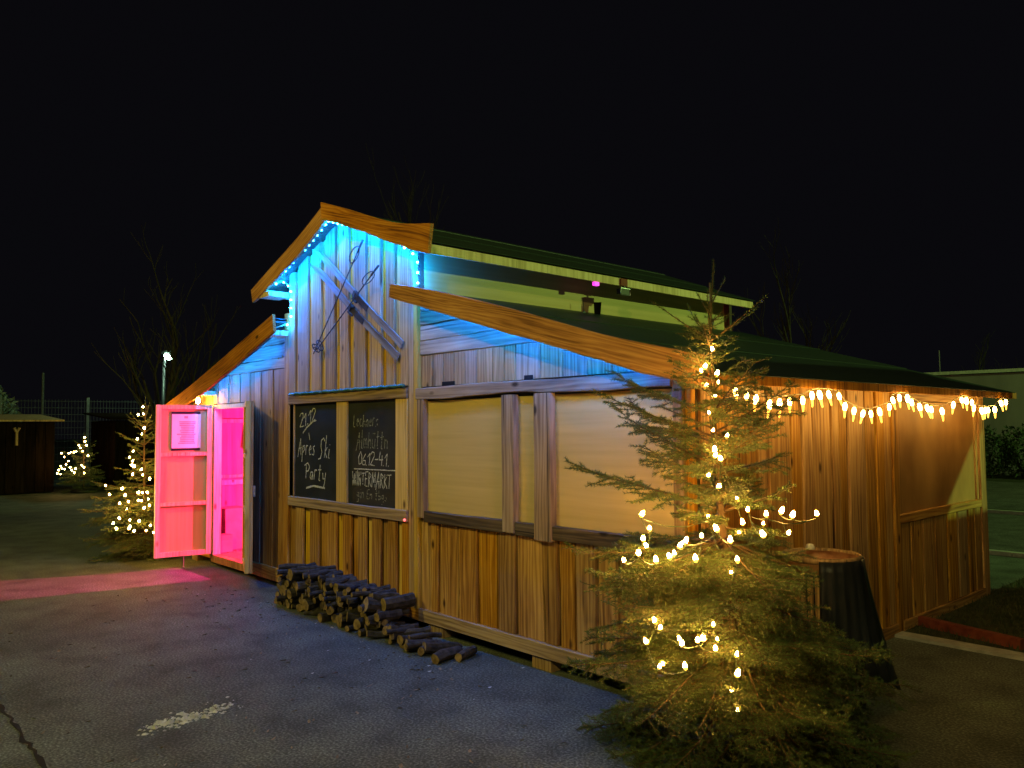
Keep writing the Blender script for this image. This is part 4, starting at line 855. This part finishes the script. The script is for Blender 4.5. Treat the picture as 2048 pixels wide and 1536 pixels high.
ST = [(-20.09, 1.83, 1.43), (-19.93, 1.8, 1.33), (-20.13, 1.89, 1.23), (-20.21, 1.73, 1.23), (-20.06, 1.73, 1.16), (-20.28, 1.84, 1.07), (-20.28, 1.69, 1.07), (-19.97, 1.56, 1.06), (-20.2, 1.54, 1.05), (-20.2, 1.49, 1.03), (-20.5, 1.39, 1.03), (-20.29, 1.41, 0.94), (-20.19, 1.49, 0.83), (-20.47, 1.5, 0.74), (-20.2, 1.32, 0.71), (-20.19, 1.34, 0.65), (-20.48, 1.33, 0.6), (-20.21, 1.24, 0.53), (-20.28, 1.33, 0.5), (-20.16, 1.39, 0.63), (-20.29, 1.55, 0.66), (-20.11, 1.55, 0.6), (-20.07, 1.63, 0.63), (-20.43, 1.68, 0.52), (-20.37, 1.84, 0.71), (-20.06, 1.82, 0.66), (-19.92, 1.79, 0.52), (-20.24, 1.96, 0.95), (-20.18, 1.81, 0.69)]
lights(ST, bs_, 'warm fairy lights on the far small spruce', (.7, 1.2))

# ------------------------------------------------------------------ stacked firewood
variants = []
for v in range(9):
    r = random.Random(v); n, ln = 9, .20 + .07 * r.random(); rad = [.020, .028, .036, .042, .032, .024, .052, .038, .030][v]
    m = MB(); ph = [r.uniform(.86, 1.14) for _ in range(n)]; rings = []
    for i, s in enumerate((-.5, -.2, .15, .5)):
        b = (r.uniform(-.008, .008), r.uniform(-.008, .008)); k = 1 + .06 * r.uniform(-1, 1)
        rings.append([(b[0] + rad * k * ph[q] * math.cos(2 * math.pi * q / n), s * ln, b[1] + rad * k * ph[q] * math.sin(2 * math.pi * q / n)) for q in range(n)])
    vs = [p for g_ in rings for p in g_]; fs = [(i * n + q, i * n + (q + 1) % n, (i + 1) * n + (q + 1) % n, (i + 1) * n + q) for i in range(3) for q in range(n)]
    m.add(vs, fs, 0); m.add(rings[0], [tuple(range(n))], 1); m.add(rings[-1], [tuple(range(n))], 1)
    me = bpy.data.meshes.new('firewood_log'); me.from_pydata(m.v, [], m.f); me.materials.append(MAT['bark']); me.materials.append(MAT['cut']); me.polygons.foreach_set('material_index', m.mi); fix_normals(me); variants.append((me, rad, ln))
def pile_h(x): return float(np.interp(x, [-4.38, -4.28, -4.18, -4.05, -3.9, -3.6, -3.2, -2.8, -2.62, -2.52, -2.2, -1.9], [.14, .30, .37, .35, .39, .37, .34, .33, .30, .12, .10, .06]))
placed = []
rl_ = random.Random(4)
def drop(x, rad, row):
    z = rad + .003
    for (x2, z2, r2, row2) in placed:
        if row2 == row and abs(x - x2) < (rad + r2) * .93:
            dz = math.sqrt(((rad + r2) * .95) ** 2 - (x - x2) ** 2) if abs(x - x2) < (rad + r2) * .95 else 0
            z = max(z, z2 + dz)
    return z
logs = 0
for row, yc in ((0, -.215),):
    for it in range(1500):
        x = rl_.uniform(-4.30, -1.95); v = rl_.randrange(9); me, rad, ln = variants[v]
        # settle towards the lowest spot nearby
        best = min(((drop(x + dx, rad, row), x + dx) for dx in (-.06, -.04, -.02, 0, .02, .04, .06)), key=lambda q: q[0])
        z, xx = best
        if z + rad * .6 > pile_h(xx) or logs >= 230 or xx > -1.92 or xx < -4.34: continue
        placed.append((xx, z, rad, row)); logs += 1
        o = bpy.data.objects.new('firewood_log', me); y = yc - ln / 2 + .155 + rl_.uniform(-.14, .02) - .05
        put(o, M.Translation(V((xx, min(y, -.05 - ln / 2), z))) @ M.Rotation(rl_.gauss(0, .3), 4, 'Z') @ M.Rotation(rl_.gauss(0, .09), 4, 'X') @ M.Rotation(rl_.uniform(0, 6.28), 4, 'Y'))
        size = 'thin' if rad < .030 else ('thick' if rad > .042 else 'medium')
        if xx > -2.55: lab = size + ' firewood log lying in the low scattered end of the stack'
        elif z < rad + .02: lab = size + ' firewood log in the bottom row of the stack on the asphalt'
        elif z + rad > pile_h(xx) - .09: lab = size + ' firewood log on top of the stack below the blackboards'
        else: lab = size + ' firewood log wedged in the middle of the stack'
        tag(o, lab, 'firewood log', lab.replace(' log ', ' logs '))
for (x, y, rz, v) in ((-1.78, -.22, .35, 4), (-1.84, -.34, .2, 2), (-4.40, -.30, .3, 5)):
    me, rad, ln = variants[v]; o = bpy.data.objects.new('firewood_log', me); put(o, M.Translation(V((x, y, rad + .003))) @ M.Rotation(rz, 4, 'Z'))
    tag(o, 'loose firewood log lying on the asphalt beside the stack', 'firewood log', 'loose firewood logs')

# ------------------------------------------------------------------ covered tub on casters beside the tree
tx, ty, tz = .31, .84, .83
tb = empty('covered_tub', (tx, ty, 0), 'round rimmed pan on a wheeled stand draped with black tarpaulin behind the large spruce', 'barbecue')
MB().lathe([(.001, tz - .10), (.17, tz - .10), (.205, tz - .03), (.209, tz - .004), (.212, tz - .03), (.175, tz - .112), (.001, tz - .112)], 32, (tx, ty, 0)).build('pan', 'copper', tb, True)
MB().lathe([(.2095, tz - .014), (.213, tz + .008), (.222, tz + .012), (.230, tz + .004), (.228, tz - .018), (.2135, tz - .026), (.2095, tz - .014)], 32, (tx, ty, 0)).build('rim', 'frame', tb, True)
dr = MB(); dr.lathe([(.20, tz - .09), (.21, .30), (.20, .22)], 24, (tx, ty, 0)); dr.build('drum', 'black', tb, True)
for i in range(10):
    a = -2.9 + i * .19; x, y = tx + .225 * math.cos(a), ty + .225 * math.sin(a); MB().box((x - .012, y - .012, .16), (x + .012, y + .012, tz - .1)).build('slat', 'frame', tb)
for a in (-.3, 1.27, 2.84, 4.41):
    x, y = tx + .25 * math.cos(a), ty + .25 * math.sin(a)
    MB().tube([(tx + .2 * math.cos(a), ty + .2 * math.sin(a), .30), (x, y, .085)], .012, 6).build('leg', 'steel', tb)
    wv = MB(); u = V((-math.sin(a), math.cos(a), 0)); c = V((x, y, .042)); wv.tube([c - u * .014, c + u * .014], .041, 14); wo = wv.build('caster', 'black', tb)
    MB().tube([(x, y, .09), (x, y, .075)], .014, 6).build('caster_fork', 'steel', tb)
# tarpaulin: skirt hanging from the rim on the right and flaring out
tp_ = MB(); na, nz_ = 40, 9; vs = []
for j in range(nz_ + 1):
    t = j / nz_
    for i in range(na + 1):
        a = -1.15 + 3.0 * i / na; fold = .012 * math.sin(i * 1.9) * (.3 + t)
        flare = .13 * t ** 1.3 * math.exp(-((a - .55) / .55) ** 2) + .04 * t
        R = .236 + flare + fold; z = tz - .005 - t * (.60 + .15 * math.exp(-((a - .55) / .6) ** 2))
        vs.append((tx + R * math.cos(a), ty + R * math.sin(a), max(z, .03)))
tp_.add(vs, [(j * (na + 1) + i, j * (na + 1) + i + 1, (j + 1) * (na + 1) + i + 1, (j + 1) * (na + 1) + i) for j in range(nz_) for i in range(na)])
tq = tp_.build('tarpaulin', 'tarp', tb, True); sm = tq.modifiers.new('t', 'SOLIDIFY'); sm.thickness = .004
MB().lathe([(.001, .035), (.02, .03), (.028, .012), (.03, 0), (.001, 0)], 10, (tx - .12, ty + .10, tz + .012)).build('lid_knob', 'white', tb, True)

# ------------------------------------------------------------------ red beam on the grass
rb = MB(); d = V((.77, -.21, 0)); 
rb.prism([(.03, 2.90), (.82, 2.69), (.835, 2.745), (.045, 2.955)], 'z', .013, .085); o = rb.build('steel_beam', 'rust'); tag(o, 'rusty red steel beam lying on the grass beside the kerb', 'beam')
# grit spill, scraps
sp = MB(); r = random.Random(8)
for i in range(330):
    cx, cy = r.choice(((-1.94, -2.22), (-1.96, -2.20), (-1.98, -1.98), (-2.0, -1.93), (-1.95, -2.1)))
    x, y = r.gauss(cx, .05), r.gauss(cy, .075); s = abs(r.gauss(0, .0085)) + .0012; h = s * r.uniform(.4, .9); n = 5
    base = [(x + s * r.uniform(.7, 1.3) * math.cos(6.283 * k / n), y + s * r.uniform(.7, 1.3) * math.sin(6.283 * k / n), .001) for k in range(n)]
    sp.add(base + [(x, y, h)], [(k, (k + 1) % n, n) for k in range(n)])
o = sp.build('white_grit', 'grit'); tag(o, 'patch of spilled white grit on the dark asphalt', 'grit', kind='stuff')
lt = MB()
for i in range(340):
    if i < 150: x, y = r.uniform(-5.9, -1.2), -.45 - abs(r.gauss(0, .5))
    else: x, y = r.uniform(-5, 2), r.uniform(-2.8, -.6)
    s = r.uniform(.006, .022); a = r.uniform(0, 3.14); c, q = math.cos(a), math.sin(a); hw = s * r.uniform(.15, .5)
    lt.add([(x + c * s - q * hw, y + q * s + c * hw, .001), (x - c * s - q * hw, y - q * s + c * hw, .001), (x - c * s + q * hw, y - q * s - c * hw, .004), (x + c * s + q * hw, y + q * s - c * hw, .008)], [(0, 1, 2, 3)])
o = lt.build('ground_litter', 'litter'); tag(o, 'bark chips and scraps strewn over the asphalt in front of the hut', 'litter', kind='stuff')
lw = MB()
for x, y in ((-5.3, -1.45), (-5.78, -.42), (-3.02, -.73), (-2.89, -.64), (-2.65, -.55), (-1.33, -.1), (-4.25, -1.36), (-1.39, -2.4), (-5.22, -.74), (-2.45, -.6), (-2.2, -.75), (-1.7, -.6), *[(r.uniform(-5.5, -1.0), -.5 - abs(r.gauss(0, .35))) for _ in range(22)]):
    s = r.uniform(.005, .014); lw.add([(x - s, y - s * .5, .002), (x + s * .8, y - s * .7, .003), (x + s, y + s * .6, .009), (x - s * .6, y + s * .5, .004)], [(0, 1, 2, 3)])
o = lw.build('paper_scraps', 'grit'); tag(o, 'white paper scraps scattered on the asphalt near the firewood', 'litter', kind='stuff')

# ------------------------------------------------------------------ background: left
def dark_hut(x0, x1, y0, y1, h, label, roofm='hutdark', over=.18, lab_g='dark market huts'):
    c = empty('market_hut', ((x0 + x1) / 2, (y0 + y1) / 2, 0), label, 'hut', lab_g)
    MB().box((x0 + .02, y0 + .02, .05), (x1 - .02, y1 - .02, h)).build('wall', 'hutdark', c)
    n = int((y1 - y0) / .22)
    for i in range(n): MB().box((x1 - .019, y0 + i * (y1 - y0) / n + .006, .03), (x1 + .008, y0 + (i + 1) * (y1 - y0) / n - .006, h - .01)).build('board', 'hutdark', c)
    n = int((x1 - x0) / .22)
    for i in range(n): MB().box((x0 + i * (x1 - x0) / n + .006, y0 - .008, .03), (x0 + (i + 1) * (x1 - x0) / n - .006, y0 + .019, h - .01)).build('board', 'hutdark', c)
    MB().prism([(x0 - over, h + .20), (x1 + over, h + .01), (x1 + over, h + .05), (x0 - over, h + .24)], 'y', y0 - over, y1 + over).build('roof', roofm, c)
    return c
h1 = dark_hut(-23.3, -20.9, -2.2, 1.32, 1.85, 'low dark market hut with a pale roof edge left of the far lit spruce', 'frame')
hk = MB().tube([(-20.87, .45, 1.25), (-20.87, .45, 1.58), (-20.87, .39, 1.70)], .035, 6).tube([(-20.87, .45, 1.58), (-20.87, .51, 1.70)], .03, 6).build('forked_post', 'frame', h1)
dark_hut(-22.3, -20.0, 2.55, 5.6, 1.88, 'dark closed market hut behind the smaller spruce and the fence')
fe = empty('mesh_fence', (-24.3, 3.5, 0), 'tall welded wire mesh fence between the dark huts', 'fence')
def fpt(t): return V((-24.6 + .9 * t, -1.6 + 9.0 * t, 0))
for i in range(5):
    p = fpt(i / 4); MB().box((p.x - .04, p.y - .04, 0), (p.x + .04, p.y + .04, 2.62)).build('post', 'fencewire', fe)
    if i < 4:
        q = fpt((i + 1) / 4); pm = MB()
        for k in range(13): z = .1 + k * .2; pm.tube([(p.x, p.y, z), (q.x, q.y, z)], .007, 4, cap=False)
        nv = 26
        for k in range(1, nv): t = k / nv; a = p + (q - p) * t; pm.tube([(a.x, a.y, .05), (a.x, a.y, 2.55)], .005, 4, cap=False)
        pm.build('mesh_panel', 'fencewire', fe)
pp = MB().tube([(-26.7, 2.2, 0), (-26.7, 2.2, 3.5)], .04, 8).build('pole', 'fencewire'); tag(pp, 'thin bare metal pole standing behind the mesh fence', 'pole')
# far street lamp
sl = empty('street_lamp', (-22.1, 4.45, 0), 'lit street lamp with a greenish white head behind the bare tree', 'street lamp')
MB().tube([(-22.1, 4.43, 0), (-22.06, 4.45, 3.7)], [.07, .045], 10).build('post', 'black', sl, True)
MB().box((-22.2, 4.40, 3.90), (-21.8, 4.68, 3.97)).build('head', 'black', sl)
MB().tube([(-22.05, 4.45, 3.7), (-22.05, 4.50, 3.92)], .03, 6).build('arm', 'steel', sl)
MB().lathe([(.001, -.16), (.09, -.13), (.135, -.04), (.12, .02), (.001, .03)], 12, (-21.97, 4.55, 3.87)).build('lamp_globe', 'street', sl, True)
lamp('street_lamp_light', (-21.5, 4.2, 3.62), 140, (.55, 1.0, .62), .12)
# bare trees
def bare_tree(base, H, spread, seed, label, trunk=.09, zfork=.32):
    r = random.Random(seed); root = empty('bare_tree', (base[0], base[1], 0), label, 'tree', 'bare winter trees')
    t = MB(); cr = MB(); b = V((base[0], base[1], 0)); top = b + V((r.uniform(-.1, .1), r.uniform(-.1, .1), H * zfork))
    t.tube([b, b.lerp(top, .5) + V((.03, .02, 0)), top], [trunk, trunk * .85, trunk * .75], 8); t.build('trunk', 'twig', root, True)
    def grow(p, d, ln, rad, lvl):
        n = 4; pts = [p]
        for i in range(n):
            d = (d + V((r.gauss(0, .09), r.gauss(0, .09), .06 + r.gauss(0, .04)))).normalized(); pts.append(pts[-1] + d * ln / n)
        cr.tube(pts, [max(.004, rad * (1 - .55 * i / n)) for i in range(n + 1)], 5 if lvl < 2 else 3, cap=False)
        if lvl >= 4: return
        for k in range(3 if lvl < 3 else 2):
            q = pts[r.choice((1, 2, 3, 4))]; a = r.uniform(0, 6.28); side = V((math.cos(a), math.sin(a), .15)) * spread
            grow(q, (d + side * r.uniform(.5, 1.0)).normalized(), ln * r.uniform(.5, .72), max(.004, rad * .5), lvl + 1)
    for k in range(6):
        a = 6.283 * k / 6 + r.uniform(-.3, .3); grow(top - V((0, 0, H * zfork * .25 * (k % 3) / 2)), V((math.cos(a) * spread, math.sin(a) * spread, .9)).normalized(), H * .36, trunk * .5, 1)
    grow(top, V((0, 0, 1)), H * .42, trunk * .7, 0)
    cr.build('crown', 'twig', root)
bare_tree((-13.45, 1.6), 4.5, .62, 3, 'bare tree with spreading twigs in front of the far street lamp')
bare_tree((-12.8, 7.25), 6.8, .5, 5, 'bare treetop rising behind the upper roof beside the gable')
bare_tree((-6.4, 12.95), 4.9, .55, 8, 'bare tree standing behind the far end of the lean-to roof')
bare_tree((-7.2, 27.5), 3.9, .6, 12, 'faint bare tree behind the pale flat-roofed building')
# pale bush on the far left, hedge on the right
def bush(name, c, rx, ry, h, n, mat, label, cat, leafs=.05, seed=1):
    r = np.random.default_rng(seed); root = empty(name, (c[0], c[1], 0), label, cat)
    u = r.normal(0, 1, (n, 3)); u /= np.linalg.norm(u, axis=1, keepdims=True); rad = r.uniform(.55, 1.0, (n, 1)) ** .5 * (1 + .18 * np.sin(u[:, :1] * 7 + u[:, 1:2] * 5))
    P = u * rad * np.array([rx, ry, h * .5]) + np.array([c[0], c[1], h * .52]); P[:, 2] = np.maximum(P[:, 2], .05)
    a = r.normal(0, 1, (n, 3)); a /= np.linalg.norm(a, axis=1, keepdims=True); b = np.cross(a, r.normal(0, 1, (n, 3))); b /= np.linalg.norm(b, axis=1, keepdims=True)
    v = np.stack([P - b * leafs * .4, P + b * leafs * .4, P + a * leafs * 1.3], 1); tris('foliage', v, mat, root)
    st = MB()
    for k in range(6): st.tube([(c[0] + .05 * k - .12, c[1], 0), (c[0] + (k - 2.5) * rx * .2, c[1] + .1 * (-1) ** k, h * .7)], [.02, .006], 5)
    st.build('stem', 'twig', root)
bush('shrub', (-25.9, .75), .85, .75, 2.75, 2600, 'paleleaf', 'pale frosted shrub rising behind the low dark hut', 'shrub', .12, 4)
for i in range(9):
    bush('hedge_bush', (-9.6 + i * 1.05, 21.9 + .12 * (i % 2)), .72, .55, 1.25 + .12 * (i % 3), 1500, 'leaf', 'dark clipped bush in the hedge before the pale building', 'bush', .09, 20 + i)
    bpy.data.objects[-1]
for o in bpy.data.objects:
    if o.name.startswith('hedge_bush') and o.type == 'EMPTY': o['group'] = 'hedge bushes before the pale building'
# pale flat-roofed building on the right
bl = empty('flat_building', (-2, 26, 0), 'long pale flat-roofed building with panelled wall behind the hedge', 'building')
A = V((-10.2, 22.9, 0)); B = V((4.2, 24.6, 0)); dv = (B - A).normalized(); nv = V((dv.y, -dv.x, 0)); LB = (B - A).length; npan = 5
for i in range(npan):
    a = A + dv * (LB * i / npan + .012); b = A + dv * (LB * (i + 1) / npan - .012); back = -nv * .1
    MB().add([a, b, b + back, a + back, a + V((0, 0, 3.12)), b + V((0, 0, 3.12)), b + back + V((0, 0, 3.12)), a + back + V((0, 0, 3.12))], [(0, 1, 5, 4), (1, 2, 6, 5), (2, 3, 7, 6), (3, 0, 4, 7), (4, 5, 6, 7), (3, 2, 1, 0)]).build('wall_panel', 'cladding', bl)
q = [A - nv * .12, B - nv * .12, B - nv * 6, A - nv * 6]
MB().add([p + V((0, 0, 0)) for p in q] + [p + V((0, 0, 3.1)) for p in q], [(0, 1, 5, 4), (1, 2, 6, 5), (2, 3, 7, 6), (3, 0, 4, 7), (4, 5, 6, 7), (3, 2, 1, 0)]).build('wall', 'groove', bl)
q = [A + nv * .15 - dv * .15, B + nv * .15 + dv * .15, B - nv * 6.1 + dv * .15, A - nv * 6.1 - dv * .15]
MB().add([p + V((0, 0, 3.125)) for p in q] + [p + V((0, 0, 3.22)) for p in q], [(0, 1, 5, 4), (1, 2, 6, 5), (2, 3, 7, 6), (3, 0, 4, 7), (4, 5, 6, 7), (3, 2, 1, 0)]).build('roof_edge', 'concrete', bl)
an = MB().tube([A - nv * 1 + dv * 3 + V((0, 0, 3.2)), A - nv * 1 + dv * 3 + V((0, 0, 4.0))], .015, 5).build('aerial', 'steel', bl)
# added unseen hut, shaped so its shadow leaves a lit triangle on the side shutter
shade_hut = empty('market_hut', (4.3, 5.9, 0), 'added unseen dark hut shaped to shade the side wall around a lit triangle', 'hut', 'dark market huts')
MB().prism([(3.0, .05), (7.95, .05), (7.95, 2.72), (6.92, 2.72), (6.92, 3.70), (3.0, 3.45)], 'x', 4.3, 6.3).build('wall', 'hutdark', shade_hut)
MB().prism([(6.93, 2.75), (7.62, 3.29), (7.62, 3.33), (6.93, 2.79)], 'x', 4.3, 5.0).build('shadow_flap', 'frame', shade_hut)
MB().prism([(6.93, 2.80), (7.60, 3.335), (7.60, 3.72), (6.93, 3.70)], 'x', 4.3, 4.33).build('shadow_side', 'frame', shade_hut)
MB().prism([(2.8, 3.50), (7.75, 3.76), (7.75, 3.82), (2.8, 3.56)], 'x', 4.15, 6.45).build('roof', 'frame', shade_hut)
MB().box((4.27, 4.2, .1), (4.298, 5.2, 2.0)).build('door', 'frame', shade_hut)
